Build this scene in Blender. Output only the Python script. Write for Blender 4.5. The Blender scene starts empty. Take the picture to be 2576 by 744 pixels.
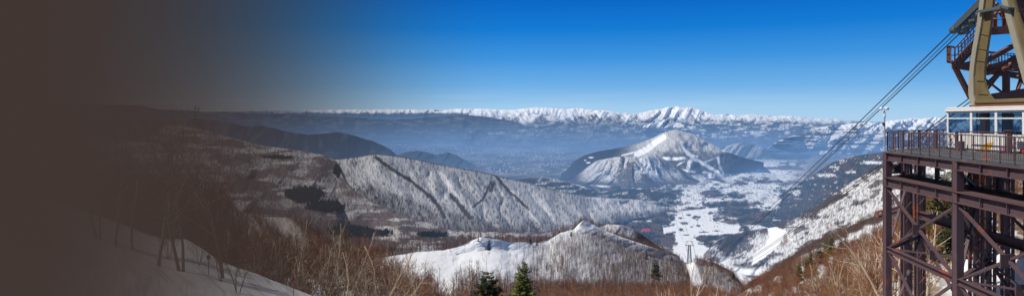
import bpy, bmesh, math, random
import numpy as np
from mathutils import Vector, Matrix

C = bpy.context.scene.collection
F, CX, HZ = 1678.0, 1288.0, 300.0      # focal length, centre column and horizon row of the survey frame


def P(px, py, d):
    return Vector(((px - CX) / F * d, d, (HZ - py) / F * d))


# ------------------------------------------------------------------ numpy noise
def _h(ix, iy, s):
    n = (ix.astype(np.int64) * 374761393 + iy.astype(np.int64) * 668265263 + s * 1274126177) & 0xFFFFFFFF
    n = ((n ^ (n >> 13)) * 1274126177) & 0xFFFFFFFF
    n = ((n ^ (n >> 16)) * 2246822519) & 0xFFFFFFFF
    return ((n ^ (n >> 15)) & 0xFFFFFF) / float(0xFFFFFF)


def vn(x, y, s=0):
    x = np.asarray(x, float); y = np.asarray(y, float)
    ix = np.floor(x); iy = np.floor(y)
    fx = x - ix; fy = y - iy
    fx = fx * fx * (3 - 2 * fx); fy = fy * fy * (3 - 2 * fy)
    a = _h(ix, iy, s); b = _h(ix + 1, iy, s); c = _h(ix, iy + 1, s); d = _h(ix + 1, iy + 1, s)
    return (a * (1 - fx) + b * fx) * (1 - fy) + (c * (1 - fx) + d * fx) * fy


def fbm(x, y, s=0, o=4):
    t = 0; a = 0.5; n = 0
    for k in range(o):
        t = t + a * vn(x * 2 ** k, y * 2 ** k, s + 17 * k); n += a; a *= 0.5
    return t / n


def ss(a, b, x):
    t = np.clip((x - a) / (b - a), 0, 1)
    return t * t * (3 - 2 * t)


def mixc(c0, c1, f):
    f = np.asarray(f)[..., None]
    return np.asarray(c0) * (1 - f) + np.asarray(c1) * f


def seg_dist(px, py, pts):
    d = np.full(np.shape(px), 1e9)
    for (x0, y0), (x1, y1) in zip(pts[:-1], pts[1:]):
        vx, vy = x1 - x0, y1 - y0
        t = np.clip(((px - x0) * vx + (py - y0) * vy) / (vx * vx + vy * vy + 1e-9), 0, 1)
        d = np.minimum(d, np.hypot(px - x0 - t * vx, py - y0 - t * vy))
    return d


def inpoly(px, py, pts):
    r = np.zeros(np.shape(px), bool); n = len(pts)
    for i in range(n):
        x0, y0 = pts[i]; x1, y1 = pts[(i + 1) % n]
        c = ((y0 > py) != (y1 > py)) & (px < (x1 - x0) * (py - y0) / (y1 - y0 + 1e-12) + x0)
        r ^= c
    return r


# ------------------------------------------------------------------ materials
BR = (0.053, 0.037, 0.0325)  # brown of the painted left-hand fade
PAINTED_BLUEHAZE = (0.168, 0.325, 0.63)  # emission colour of the painted distance haze


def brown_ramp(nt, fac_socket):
    """fac = x/y of the direction mapped 0..1 towards the left; returns the strength of the painted brown fade."""
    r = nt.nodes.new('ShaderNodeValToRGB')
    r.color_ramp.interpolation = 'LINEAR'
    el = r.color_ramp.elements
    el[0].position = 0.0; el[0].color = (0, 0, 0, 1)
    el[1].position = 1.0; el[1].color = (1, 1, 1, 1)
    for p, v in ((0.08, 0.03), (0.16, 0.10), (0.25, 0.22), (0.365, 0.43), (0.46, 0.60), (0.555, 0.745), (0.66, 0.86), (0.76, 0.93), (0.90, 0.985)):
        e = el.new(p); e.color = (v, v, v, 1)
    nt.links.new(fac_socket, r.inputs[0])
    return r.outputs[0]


def m(nt, op, a, b=None, clamp=False):
    n = nt.nodes.new('ShaderNodeMath'); n.operation = op; n.use_clamp = clamp
    for i, v in enumerate((a, b)):
        if v is None: continue
        if isinstance(v, (int, float)): n.inputs[i].default_value = v
        else: nt.links.new(v, n.inputs[i])
    return n.outputs[0]


def fade_terms(nt, a):
    """how far the painted fade darkens a surface, and how much brown emission it adds."""
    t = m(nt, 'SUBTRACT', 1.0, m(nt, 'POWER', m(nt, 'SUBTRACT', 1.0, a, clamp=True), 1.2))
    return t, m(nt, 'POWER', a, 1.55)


def make_painted_haze():
    g = bpy.data.node_groups.new('painted_haze_fade', 'ShaderNodeTree')
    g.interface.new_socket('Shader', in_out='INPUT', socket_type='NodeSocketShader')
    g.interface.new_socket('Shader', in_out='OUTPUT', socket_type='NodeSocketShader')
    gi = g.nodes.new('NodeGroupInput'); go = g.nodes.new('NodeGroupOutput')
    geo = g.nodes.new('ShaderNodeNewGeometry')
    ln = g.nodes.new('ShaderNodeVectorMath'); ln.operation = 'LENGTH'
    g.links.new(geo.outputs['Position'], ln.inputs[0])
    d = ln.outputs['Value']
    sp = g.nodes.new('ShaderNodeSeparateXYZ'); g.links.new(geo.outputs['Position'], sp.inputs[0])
    # blue aerial haze painted in as emission: thins with height above the valley floor
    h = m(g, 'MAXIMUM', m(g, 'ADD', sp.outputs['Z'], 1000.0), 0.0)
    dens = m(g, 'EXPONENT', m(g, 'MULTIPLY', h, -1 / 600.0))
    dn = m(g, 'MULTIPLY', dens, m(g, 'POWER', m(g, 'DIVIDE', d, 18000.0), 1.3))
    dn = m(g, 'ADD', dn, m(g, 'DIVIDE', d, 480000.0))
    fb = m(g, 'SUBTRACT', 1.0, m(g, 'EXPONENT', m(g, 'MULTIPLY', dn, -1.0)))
    e1 = g.nodes.new('ShaderNodeEmission'); e1.inputs[0].default_value = (*PAINTED_BLUEHAZE, 1)
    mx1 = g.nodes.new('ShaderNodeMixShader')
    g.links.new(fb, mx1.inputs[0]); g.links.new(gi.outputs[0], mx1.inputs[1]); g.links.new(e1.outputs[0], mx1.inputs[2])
    # brown fade painted over surfaces towards the left: darkened, then brown emission added
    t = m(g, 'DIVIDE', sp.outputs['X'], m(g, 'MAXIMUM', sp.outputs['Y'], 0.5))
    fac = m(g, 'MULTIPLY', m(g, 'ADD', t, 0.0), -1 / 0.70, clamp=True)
    fade = brown_ramp(g, fac)
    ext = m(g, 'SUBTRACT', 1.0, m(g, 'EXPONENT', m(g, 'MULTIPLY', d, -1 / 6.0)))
    f2 = m(g, 'MULTIPLY', fade, ext, clamp=True)
    t2, s2 = fade_terms(g, f2)
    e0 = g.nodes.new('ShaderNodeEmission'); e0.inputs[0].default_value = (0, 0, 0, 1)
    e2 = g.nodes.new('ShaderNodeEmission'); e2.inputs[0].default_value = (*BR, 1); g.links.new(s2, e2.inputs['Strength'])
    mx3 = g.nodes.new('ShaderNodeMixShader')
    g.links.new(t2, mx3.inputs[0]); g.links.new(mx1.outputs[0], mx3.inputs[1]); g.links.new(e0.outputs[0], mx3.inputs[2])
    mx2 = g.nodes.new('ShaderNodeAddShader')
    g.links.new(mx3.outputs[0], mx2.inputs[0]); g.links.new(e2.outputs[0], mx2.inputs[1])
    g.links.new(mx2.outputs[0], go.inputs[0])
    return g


PAINTED_HAZE = make_painted_haze()


def mat(name, col=None, rough=0.8, attr=False, noise=None, var=0.0, bump=0.0, metal=0.0, col2=None, thr=(0.45, 0.6), spec=0.3, trans=0.0):
    """procedural paint / bark / snow: base colour or vertex colour, noise variation, optional second colour in patches."""
    M = bpy.data.materials.new(name); M.use_nodes = True
    nt = M.node_tree; nt.nodes.clear()
    out = nt.nodes.new('ShaderNodeOutputMaterial')
    b = nt.nodes.new('ShaderNodeBsdfPrincipled')
    b.inputs['Roughness'].default_value = rough
    b.inputs['Metallic'].default_value = metal
    b.inputs['Specular IOR Level'].default_value = spec
    if attr:
        a = nt.nodes.new('ShaderNodeAttribute'); a.attribute_name = 'Col'; cs = a.outputs['Color']
    else:
        a = nt.nodes.new('ShaderNodeRGB'); a.outputs[0].default_value = (*col, 1); cs = a.outputs[0]
    if noise:
        tc = nt.nodes.new('ShaderNodeTexCoord')
        nz = nt.nodes.new('ShaderNodeTexNoise'); nz.inputs['Scale'].default_value = noise; nz.inputs['Detail'].default_value = 5
        nt.links.new(tc.outputs['Object'], nz.inputs['Vector'])
        if col2:
            mr = nt.nodes.new('ShaderNodeMapRange')
            mr.inputs[1].default_value = thr[0]; mr.inputs[2].default_value = thr[1]
            nt.links.new(nz.outputs['Fac'], mr.inputs[0])
            mx = nt.nodes.new('ShaderNodeMix'); mx.data_type = 'RGBA'
            nt.links.new(mr.outputs[0], mx.inputs[0]); nt.links.new(cs, mx.inputs[6]); mx.inputs[7].default_value = (*col2, 1)
            cs = mx.outputs[2]
        if var:
            hs = nt.nodes.new('ShaderNodeHueSaturation')
            nz2 = nt.nodes.new('ShaderNodeTexNoise'); nz2.inputs['Scale'].default_value = noise * 3.1; nz2.inputs['Detail'].default_value = 3
            nt.links.new(tc.outputs['Object'], nz2.inputs['Vector'])
            v = m(nt, 'ADD', m(nt, 'MULTIPLY', nz2.outputs['Fac'], 2 * var), 1 - var)
            nt.links.new(v, hs.inputs['Value']); nt.links.new(cs, hs.inputs['Color']); cs = hs.outputs[0]
        if bump:
            bp = nt.nodes.new('ShaderNodeBump'); bp.inputs['Strength'].default_value = 1.0; bp.inputs['Distance'].default_value = bump
            nt.links.new(nz.outputs['Fac'], bp.inputs['Height']); nt.links.new(bp.outputs[0], b.inputs['Normal'])
    nt.links.new(cs, b.inputs['Base Color'])
    hg = nt.nodes.new('ShaderNodeGroup'); hg.node_tree = PAINTED_HAZE  # painted haze and brown fade go over every surface colour
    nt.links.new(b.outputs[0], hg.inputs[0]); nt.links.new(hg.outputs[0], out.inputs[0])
    return M


M_TERR = mat('terrain_cover', attr=True, rough=0.95, spec=0.1)
M_NEAR = mat('near_ground_cover', attr=True, rough=0.9, spec=0.15, noise=0.6, var=0.06, bump=0.12)
M_FOREST = mat('forest_twigs', attr=True, rough=0.95, spec=0.05)
M_BIRCH = mat('birch_bark', (0.66, 0.52, 0.36), noise=3.0, col2=(0.36, 0.26, 0.17), thr=(0.55, 0.8), var=0.15)
M_TWIG = mat('red_brown_twigs', (0.270, 0.122, 0.066), noise=0.7, var=0.3)
M_TWIG2 = mat('tan_twigs', (0.21, 0.11, 0.055), noise=0.7, var=0.3)
M_BARK = mat('grey_brown_bark', (0.16, 0.10, 0.07), noise=2.0, var=0.3)
M_NEEDLE = mat('fir_needles', (0.17, 0.185, 0.03), noise=1.3, col2=(0.065, 0.09, 0.02), thr=(0.4, 0.65), var=0.3)
M_NEEDLE2 = mat('dark_fir_needles', (0.055, 0.066, 0.024), noise=1.3, col2=(0.024, 0.036, 0.014), thr=(0.4, 0.65), var=0.3)
M_STEEL = mat('brown_steel', (0.115, 0.072, 0.080), rough=0.55, noise=0.9, col2=(0.36, 0.085, 0.04), thr=(0.635, 0.69), var=0.22)
M_STEELTOP = mat('weathered_steel', (0.13, 0.078, 0.075), rough=0.6, noise=0.9, col2=(0.30, 0.09, 0.05), thr=(0.64, 0.74), var=0.25)
M_RED = mat('red_primer_steel', (0.20, 0.075, 0.050), rough=0.6, noise=1.5, var=0.25)
M_REDL = mat('pale_primer_steel', (0.27, 0.12, 0.085), rough=0.6, noise=1.5, var=0.25)
M_DECK = mat('grey_deck', (0.085, 0.085, 0.085), rough=0.8, noise=1.5, col2=(0.20, 0.17, 0.14), thr=(0.5, 0.75), var=0.2)
M_GRATE = mat('grating', (0.22, 0.26, 0.28), rough=0.5, noise=2.0, var=0.1)
M_WHITE = mat('cabin_white', (0.82, 0.81, 0.78), rough=0.4, noise=1.2, col2=(0.70, 0.65, 0.56), thr=(0.6, 0.85), var=0.05)
M_OLIVE = mat('ochre_paint', (0.185, 0.14, 0.065), rough=0.5, noise=0.7, col2=(0.13, 0.10, 0.048), thr=(0.45, 0.7), var=0.1)
M_CREAM = mat('cream_paint', (0.34, 0.31, 0.23), rough=0.5, noise=0.9, var=0.1)
M_GREY = mat('carriage_grey', (0.10, 0.125, 0.125), rough=0.45, noise=2.0, var=0.15)
M_DARK = mat('dark_rubber', (0.025, 0.025, 0.028), rough=0.6, noise=3, var=0.2)
M_CABLE = mat('steel_rope', (0.03, 0.035, 0.05), rough=0.5, noise=4, var=0.2)
M_GALV = mat('galvanised_pole', (0.40, 0.42, 0.44), rough=0.5, noise=3, var=0.1)
M_YEL = mat('yellow_decal', (0.80, 0.42, 0.02), rough=0.4, noise=2, var=0.03)
M_PINK = mat('pink_decal', (0.72, 0.25, 0.36), rough=0.4, noise=2, var=0.03)
M_REDD = mat('red_decal', (0.70, 0.04, 0.05), rough=0.4, noise=2, var=0.03)
M_BLUED = mat('blue_decal', (0.02, 0.25, 0.65), rough=0.4, noise=2, var=0.03)
M_PAPER = mat('paper_notice', (0.75, 0.78, 0.82), rough=0.6, noise=5, var=0.03)
M_ROOFR = mat('red_roof', (0.55, 0.055, 0.07), rough=0.6, noise=0.1, var=0.1)
M_WALLW = mat('pale_wall', (0.60, 0.59, 0.56), rough=0.8, noise=0.1, var=0.1)
M_BEIGE = mat('beige_wall', (0.52, 0.42, 0.30), rough=0.8, noise=0.1, var=0.1)
M_ORANGE = mat('orange_wall', (0.50, 0.22, 0.10), rough=0.8, noise=0.1, var=0.1)
M_GREENR = mat('green_roof', (0.30, 0.38, 0.36), rough=0.7, noise=0.1, var=0.1)
M_BLUER = mat('blue_roof', (0.10, 0.25, 0.45), rough=0.7, noise=0.1, var=0.1)
M_GREYR = mat('grey_roof', (0.28, 0.30, 0.33), rough=0.7, noise=0.1, var=0.1)
M_SNOWR = mat('snow_roof', (0.80, 0.82, 0.85), rough=0.8, noise=0.1, var=0.05)
M_WIN = mat('window_dark', (0.05, 0.06, 0.08), rough=0.2, noise=0.5, var=0.1)


def glass_mat():
    M = bpy.data.materials.new('tinted_cabin_glass'); M.use_nodes = True
    nt = M.node_tree; nt.nodes.clear()
    out = nt.nodes.new('ShaderNodeOutputMaterial')
    tr = nt.nodes.new('ShaderNodeBsdfTransparent'); tr.inputs[0].default_value = (0.36, 0.52, 0.64, 1)
    gl = nt.nodes.new('ShaderNodeBsdfGlossy'); gl.inputs[0].default_value = (0.9, 0.95, 1, 1); gl.inputs['Roughness'].default_value = 0.03
    mx = nt.nodes.new('ShaderNodeMixShader')
    mx.inputs[0].default_value = 0.10; nt.links.new(tr.outputs[0], mx.inputs[1]); nt.links.new(gl.outputs[0], mx.inputs[2])
    nt.links.new(mx.outputs[0], out.inputs[0])
    return M


M_GLASS = glass_mat()


# ------------------------------------------------------------------ object helpers
def tag(o, label=None, cat=None, group=None, kind=None):
    if label: o['label'] = label
    if cat: o['category'] = cat
    if group: o['group'] = group
    if kind: o['kind'] = kind
    return o


def empty(name, loc, label, cat, group=None, rz=0.0):
    o = bpy.data.objects.new(name, None); C.objects.link(o)
    o.location = loc; o.rotation_euler = (0, 0, rz); o.empty_display_size = 0.5
    return tag(o, label, cat, group)


def np_mesh(name, V, faces, mats, col=None, smooth=False):
    """V (n,3); faces (k,3) or (k,4) numpy array."""
    me = bpy.data.meshes.new(name)
    V = np.asarray(V, np.float32); Fa = np.asarray(faces, np.int32); k, w = Fa.shape
    me.vertices.add(len(V)); me.vertices.foreach_set('co', V.ravel())
    me.loops.add(k * w); me.loops.foreach_set('vertex_index', Fa.ravel())
    me.polygons.add(k); me.polygons.foreach_set('loop_start', np.arange(0, k * w, w, dtype=np.int32))
    me.polygons.foreach_set('loop_total', np.full(k, w, np.int32))
    me.polygons.foreach_set('use_smooth', np.full(k, smooth))
    for q in mats: me.materials.append(q)
    if col is not None:
        at = me.color_attributes.new('Col', 'FLOAT_COLOR', 'POINT')
        c4 = np.ones((len(V), 4), np.float32); c4[:, :3] = col
        at.data.foreach_set('color', c4.ravel())
    me.update(calc_edges=True)
    return me


def link(name, me, parent=None):
    o = bpy.data.objects.new(name, me); C.objects.link(o)
    if parent: o.parent = parent
    return o


class MB:
    """collects boxes, beams, tubes into one mesh."""
    def __init__(s): s.v = []; s.f = []; s.mi = []
    def add(s, vs, fs, mi=0):
        n = len(s.v); s.v += [tuple(v) for v in vs]; s.f += [tuple(i + n for i in f) for f in fs]; s.mi += [mi] * len(fs); return s
    def box(s, a, b, mi=0):
        (x0, y0, z0), (x1, y1, z1) = a, b
        return s.add([(x0, y0, z0), (x1, y0, z0), (x1, y1, z0), (x0, y1, z0), (x0, y0, z1), (x1, y0, z1), (x1, y1, z1), (x0, y1, z1)],
                     [(0, 3, 2, 1), (4, 5, 6, 7), (0, 1, 5, 4), (1, 2, 6, 5), (2, 3, 7, 6), (3, 0, 4, 7)], mi)
    def beam(s, p, q, w, h=None, mi=0, up=(0, 0, 1)):
        h = h or w; p = Vector(p); q = Vector(q); d = (q - p).normalized(); up = Vector(up)
        if abs(d.dot(up)) > 0.98: up = Vector((0.72, 0.69, 0))
        a = d.cross(up).normalized() * (w / 2); b = a.cross(d).normalized() * (h / 2)
        vs = [p - a - b, p + a - b, p + a + b, p - a + b, q - a - b, q + a - b, q + a + b, q - a + b]
        return s.add(vs, [(0, 3, 2, 1), (4, 5, 6, 7), (0, 1, 5, 4), (1, 2, 6, 5), (2, 3, 7, 6), (3, 0, 4, 7)], mi)
    def ibeam(s, p, q, w, h, t=0.035, mi=0):
        p = Vector(p); q = Vector(q); z = Vector((0, 0, h / 2 - t / 2))
        s.beam(p + z, q + z, w, t, mi); s.beam(p - z, q - z, w, t, mi)
        return s.beam(p, q, t, h - 2 * t, mi)
    def tube(s, pts, rad, n=8, mi=0):
        pts = [Vector(p) for p in pts]; rad = rad if isinstance(rad, (list, tuple)) else [rad] * len(pts)
        rings = []
        for i, p in enumerate(pts):
            d = (pts[min(i + 1, len(pts) - 1)] - pts[max(i - 1, 0)]).normalized()
            a = d.cross(Vector((0.1, 0.2, 1)) if abs(d.z) < 0.95 else Vector((1, 0, 0))).normalized(); b = d.cross(a)
            rings.append([p + (a * math.cos(6.2832 * k / n) + b * math.sin(6.2832 * k / n)) * rad[i] for k in range(n)])
        vs = [v for r in rings for v in r]; fs = []
        for i in range(len(pts) - 1):
            for k in range(n):
                fs.append((i * n + k, i * n + (k + 1) % n, (i + 1) * n + (k + 1) % n, (i + 1) * n + k))
        if n > 2:
            fs.append(tuple(range(n - 1, -1, -1))); fs.append(tuple((len(pts) - 1) * n + k for k in range(n)))
        return s.add(vs, fs, mi)
    def prism(s, poly, off, mi=0):
        n = len(poly); poly = [Vector(p) for p in poly]; off = Vector(off)
        return s.add(poly + [p + off for p in poly], [tuple(range(n)), tuple(range(2 * n - 1, n - 1, -1))] +
                     [(i, (i + 1) % n, n + (i + 1) % n, n + i) for i in range(n)], mi)
    def build(s, name, mats, parent=None, bevel=0.0, smooth=False):
        me = bpy.data.meshes.new(name); me.from_pydata([tuple(v) for v in s.v], [], s.f)
        mats = mats if isinstance(mats, (list, tuple)) else [mats]
        for q in mats: me.materials.append(q)
        me.polygons.foreach_set('material_index', s.mi)
        bm = bmesh.new(); bm.from_mesh(me); bmesh.ops.recalc_face_normals(bm, faces=bm.faces)
        if bevel:
            bmesh.ops.bevel(bm, geom=[e for e in bm.edges if len(e.link_faces) == 2 and e.calc_face_angle(0) > 0.6], offset=bevel, segments=2, affect='EDGES')
        bm.to_mesh(me); bm.free()
        if smooth: me.polygons.foreach_set('use_smooth', [True] * len(me.polygons))
        me.update()
        return link(name, me, parent)


# ------------------------------------------------------------------ terrain
SNOW = np.array((0.86, 0.865, 0.87)); TWG = np.array((0.085, 0.060, 0.055)); PURP = np.array((0.102, 0.064, 0.054))
CON = np.array((0.024, 0.036, 0.040)); RED = np.array((0.125, 0.062, 0.038)); DIRT = np.array((0.30, 0.20, 0.13))
SHEETS = {}


def interp(pts, x):
    pts = sorted(pts); xs = np.array([p[0] for p in pts], float)
    return np.interp(x, xs, [p[1] for p in pts]), np.exp(np.interp(x, xs, [math.log(p[2]) for p in pts]))


def loft(name, rows, x0, x1, dx, subs, color, relief=None, jag=0.0, back=(22, 1.2), smooth_px=6, material=None, jscale=9.0, smooth_d=None, ridged=False):
    """a landform through surveyed ridge and foot lines (row 0 is the far side behind the ridge)."""
    px = np.arange(x0, x1 + dx, dx); nx = len(px)
    R = [interp(r, px) for r in rows]
    if smooth_px:
        kz = max(1, int(smooth_px / dx)); ker = np.hanning(kz * 2 + 3); ker /= ker.sum(); pad = len(ker) // 2
        kd, pd = ker, pad
        if smooth_d:
            kd = np.hanning(int(smooth_d / dx) * 2 + 3); kd /= kd.sum(); pd = len(kd) // 2
        R = [(np.convolve(np.pad(a, pad, 'edge'), ker, 'valid'), np.convolve(np.pad(b, pd, 'edge'), kd, 'valid')) for a, b in R]
    top = R[0]
    if jag:
        j = (fbm(px / jscale, px * 0 + 3.3, 91, 4) - 0.5) * 2 * jag
        if ridged: j = sum((abs(vn(px / (jscale / 2 ** q), px * 0 + 7.7 * q, 95 + q) - 0.5) * 4 - 0.8) * jag * 0.62 ** q for q in range(4))
        R[0] = (top[0] + j, top[1])
    R = [(R[0][0] + back[0], R[0][1] * back[1])] + R
    subs = [8] + list(subs)
    py = []; dd = []; vv = []
    for i in range(len(R) - 1):
        n = subs[i]
        for k in range(n + (1 if i == len(R) - 2 else 0)):
            t = k / n
            py.append(R[i][0] * (1 - t) + R[i + 1][0] * t)
            dd.append(np.exp(np.log(R[i][1]) * (1 - t) + np.log(R[i + 1][1]) * t)); vv.append(np.full(nx, i + t - 1))
    PY = np.array(py); D = np.array(dd); V = np.array(vv); PX = np.tile(px, (len(PY), 1))
    if relief is not None:
        D = D * (1 + relief(PX, PY, V) * ss(-0.05, 0.12, V))
    X = (PX - CX) / F * D; Z = (HZ - PY) / F * D
    col = color(PX, PY, V, X, D)
    ny = len(PY); idx = np.arange(ny * nx).reshape(ny, nx)
    fa = np.stack([idx[1:, :-1], idx[1:, 1:], idx[:-1, 1:], idx[:-1, :-1]], -1).reshape(-1, 4)
    W = np.stack([X, D, Z], -1)
    me = np_mesh(name, W.reshape(-1, 3), fa, [material or M_TERR], col.reshape(-1, 3), smooth=True)
    o = link(name, me); tag(o, kind='structure')
    SHEETS[name] = dict(W=W, PX=PX, PY=PY, V=V)
    return o


def scatter(sheet, dens, rng, maxn=None):
    """random points on a sheet: dens(PX,PY,V,W) = trees per square metre (numpy array on the grid)."""
    S = SHEETS[sheet]; W = S['W']
    a = W[:-1, :-1]; b = W[:-1, 1:]; c = W[1:, :-1]
    area = np.linalg.norm(np.cross(b - a, c - a), axis=-1)
    dn = dens(S['PX'], S['PY'], S['V'], W)[:-1, :-1] * area
    k = rng.poisson(np.clip(dn, 0, 50))
    ii, jj = np.nonzero(k); rep = k[ii, jj]; ii = np.repeat(ii, rep); jj = np.repeat(jj, rep)
    u = rng.random(len(ii))[:, None]; w = rng.random(len(ii))[:, None]
    p = W[ii, jj] * (1 - u) * (1 - w) + W[ii, jj + 1] * u * (1 - w) + W[ii + 1, jj] * (1 - u) * w + W[ii + 1, jj + 1] * u * w
    if maxn and len(p) > maxn: p = p[rng.choice(len(p), maxn, replace=False)]
    return p


def ray_ground(sheet, px, d):
    """height of a sheet at column px and depth d."""
    S = SHEETS[sheet]; j = int(np.argmin(abs(S['PX'][0] - px)))
    D = S['W'][:, j, 1]; Z = S['W'][:, j, 2]; o = np.argsort(D)
    return float(np.interp(d, D[o], Z[o]))


def rib(PX, PY, s, wx, slant=0.0, o=4):
    wp = 1.5 * (fbm(PX / (3.2 * wx), PY / (2.2 * wx), s + 400, 3) - 0.5)
    return fbm((PX + slant * PY) / wx + wp, PY / (wx * 3.2) + wp, s, o) - 0.5


def rdg(PX, PY, s, wx, slant=0.0):
    """sharp-crested ridges running down the fall line."""
    return abs(rib(PX, PY, s, wx, slant, 3)) * 2.2 - 0.35


# ---- far ranges
def fl(x, y): return (x, y, 1000 * F / (y - HZ) * 0.995)


alps = [(380, 284), (560, 281), (700, 279), (800, 277.5), (880, 275), (930, 276), (1006, 275.7), (1060, 276), (1110, 277.5), (1154, 273.7), (1199, 273.7), (1238, 275.5), (1273, 277), (1308, 273.7),
        (1337, 271.7), (1377, 271.7), (1426, 274.7), (1456, 270.7), (1481, 275.7), (1530, 277.7), (1565, 284), (1640, 290), (1700, 294)]


def c_alps(PX, PY, V, X, D):
    n = rib(PX, PY, 5, 14, 0.6) + 0.5 * rib(PX, PY, 6, 5, -0.7)
    s = ss(0.80, 0.25, V * 0.9 + n * 0.9) * (1 - 0.22 * ss(0.56, 0.66, fbm(PX / 3.2, PY / 5, 7, 3)))  # fine shadow streaks painted into the alpine snow colour
    s = s * (0.15 + 0.85 * ss(620, 900, PX))  # snow colour dimmed leftwards, adding to the painted brown fade
    s = s * np.where(PX < 1180, ss(287, 281, PY + n * 7), 1)
    return mixc((0.04, 0.05, 0.08), SNOW, s)


loft('alpine_range', [[(x, y, 62000) for x, y in alps], [(x, 311, 54000) for x, y in alps], [fl(x, 336) for x, y in alps]], 380, 1700, 1.6, [26, 14], c_alps,
     relief=lambda x, y, v: 0.04 * rdg(x, y, 3, 24, 0.4) + 0.012 * rdg(x, y, 4, 8, -0.4), jag=1.0, smooth_px=3, back=(8, 1.1), jscale=34, ridged=True)

lf = [(-200, 262), (200, 262), (353, 266), (400, 276), (531, 281), (620, 286), (728, 288), (800, 292), (900, 297), (1000, 302), (1060, 299), (1090, 294), (1120, 292), (1180, 290), (1220, 294), (1260, 299), (1300, 306), (1325, 318), (1340, 352)]
loft('hazy_blue_range', [[(x, y, 30000) for x, y in lf], [(x, 318, 29000) for x, y in lf], [fl(x, 362 - 22 * max(0, min(1, (x - 1200) / 140)) if False else 362) for x, y in lf]], -200, 1340, 2.5, [20, 24],
     lambda x, y, v, X, D: mixc((0.035, 0.045, 0.05), (0.10, 0.11, 0.12), ss(0.5, 0.7, fbm(x / 20, y / 4, 8))), relief=lambda x, y, v: 0.03 * rib(x, y, 9, 40, 0.2), jag=3, jscale=30)

vol = [(1150, 362), (1185, 320), (1225, 302), (1258, 295.5), (1280, 288), (1300, 283), (1313, 281.5), (1330, 283.5), (1350, 289), (1375, 294), (1430, 296), (1462, 292), (1480, 285), (1495, 279), (1506, 276.5), (1520, 279), (1545, 286), (1568, 290),
       (1590, 286.6), (1618, 283), (1644, 277), (1660, 275), (1674, 271), (1690, 269), (1699, 267.3), (1710, 270), (1718, 272), (1733, 269), (1748, 272), (1763, 277), (1780, 283), (1798, 288.5), (1827, 287.6), (1857, 290.5), (1885, 288),
       (1911, 289.5), (1946, 292.5), (1970, 291), (1996, 292.5), (2035, 296.5), (2070, 298.4), (2109, 298.4), (2124, 303), (2180, 306), (2320, 308)]


def c_vol(PX, PY, V, X, D):
    n = rib(PX, PY, 15, 22, 0.9) + 0.7 * rib(PX, PY, 16, 7, -0.9)
    h = PY - 268
    s = ss(0.70, 0.30, h / 58 + n * 0.85)
    s = np.maximum(s, ss(0.85, 0.35, (PY - np.interp(PX, [q[0] for q in vol], [q[1] for q in vol])) / 22 + n * 0.9) * ss(1560, 1640, PX) * ss(2180, 2120, PX))
    s = s * (1 - 0.3 * ss(0.55, 0.66, fbm(PX / 2.8, PY / 4.5, 24, 3)))  # thin shaded streaks painted over the volcano snow
    fine = vn(PX / 2.6, PY / 1.1, 25)
    flat = ss(0.53, 0.66, fbm(PX / 15, PY / 4.2, 21, 5)) * (0.35 + 0.65 * ss(0.3, 0.6, fine)) * ss(294, 304, PY) * ss(356, 338, PY) * (0.22 + 0.7 * ss(1480, 1720, PX))
    flat = np.maximum(flat, ss(0.62, 0.72, fbm(PX / 9, PY / 2.0, 22, 4)) * ss(297, 303, PY) * ss(316, 309, PY) * 0.7)
    s = np.maximum(s * ss(322, 300, PY), flat)
    f = mixc((0.018, 0.026, 0.034), (0.105, 0.105, 0.105), ss(0.32, 0.70, fbm(PX / 20, PY / 4.5, 23, 5)))
    f = mixc(f, (0.16, 0.155, 0.15), 0.5 * (fine > 0.72) * ss(330, 345, PY))
    return f * (1 - s[..., None]) + SNOW * s[..., None]


loft('snowy_volcanic_range', [[(x, y, 34000) for x, y in vol], [(x, min(max(y + 12, 308), 364), 31000 if y < 310 else 26000) for x, y in vol], [fl(x, 370) for x, y in vol]], 1150, 2320, 1.3, [26, 48], c_vol,
     relief=lambda x, y, v: (0.040 * rdg(x, y, 11, 30, 0.5) + 0.014 * rdg(x, y, 12, 10, -0.5)), jag=0.55, smooth_px=3, back=(8, 1.1), jscale=34, ridged=True)

for nm, pk, hw, base, sd in (('snowy_foothill', (1672, 301), 62, 318, 31), ):
    pts = [(pk[0] - hw, base), (pk[0] - hw * .5, base - 10), (pk[0] - 12, pk[1] + 2), pk, (pk[0] + 14, pk[1] + 1), (pk[0] + hw * .45, base - 9), (pk[0] + hw, base)]
    loft(nm, [[(x, y, 27000) for x, y in pts], [(x, base + 3, 26000) for x, y in pts]], pk[0] - hw, pk[0] + hw, 1.3, [18],
         lambda x, y, v, X, D: mixc((0.03, 0.04, 0.05), SNOW, ss(0.46, 0.62, fbm(x / 5 + y / 6, y / 14, sd) + 0.1 * (1 - v))), relief=lambda x, y, v: 0.05 * rib(x, y, 33, 12, 0.9), jag=1.2, back=(6, 1.05))

rr = [(1930, 372), (1960, 353), (1990, 342), (2015, 334), (2045, 321.7), (2094, 315), (2144, 312), (2184, 307), (2212, 309), (2241, 303), (2268, 301), (2293, 297), (2317, 299.5), (2349, 293.6), (2378, 300), (2430, 296), (2500, 301), (2600, 296), (2760, 300)]


def c_rr(PX, PY, V, X, D):
    n = rib(PX, PY, 41, 16, 0.9) + 0.8 * rib(PX, PY, 42, 6, -0.8)
    s = ss(0.75, 0.30, V * 0.9 + n * 1.5) * ss(2000, 2090, PX)
    s = np.maximum(s, ss(0.44, 0.58, fbm(PX / 34, PY / 3.4, 45)) * ss(314, 330, PY) * 0.8 * ss(0.06, 0.14, V))
    return mixc((0.04, 0.05, 0.07), SNOW, s)


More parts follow.
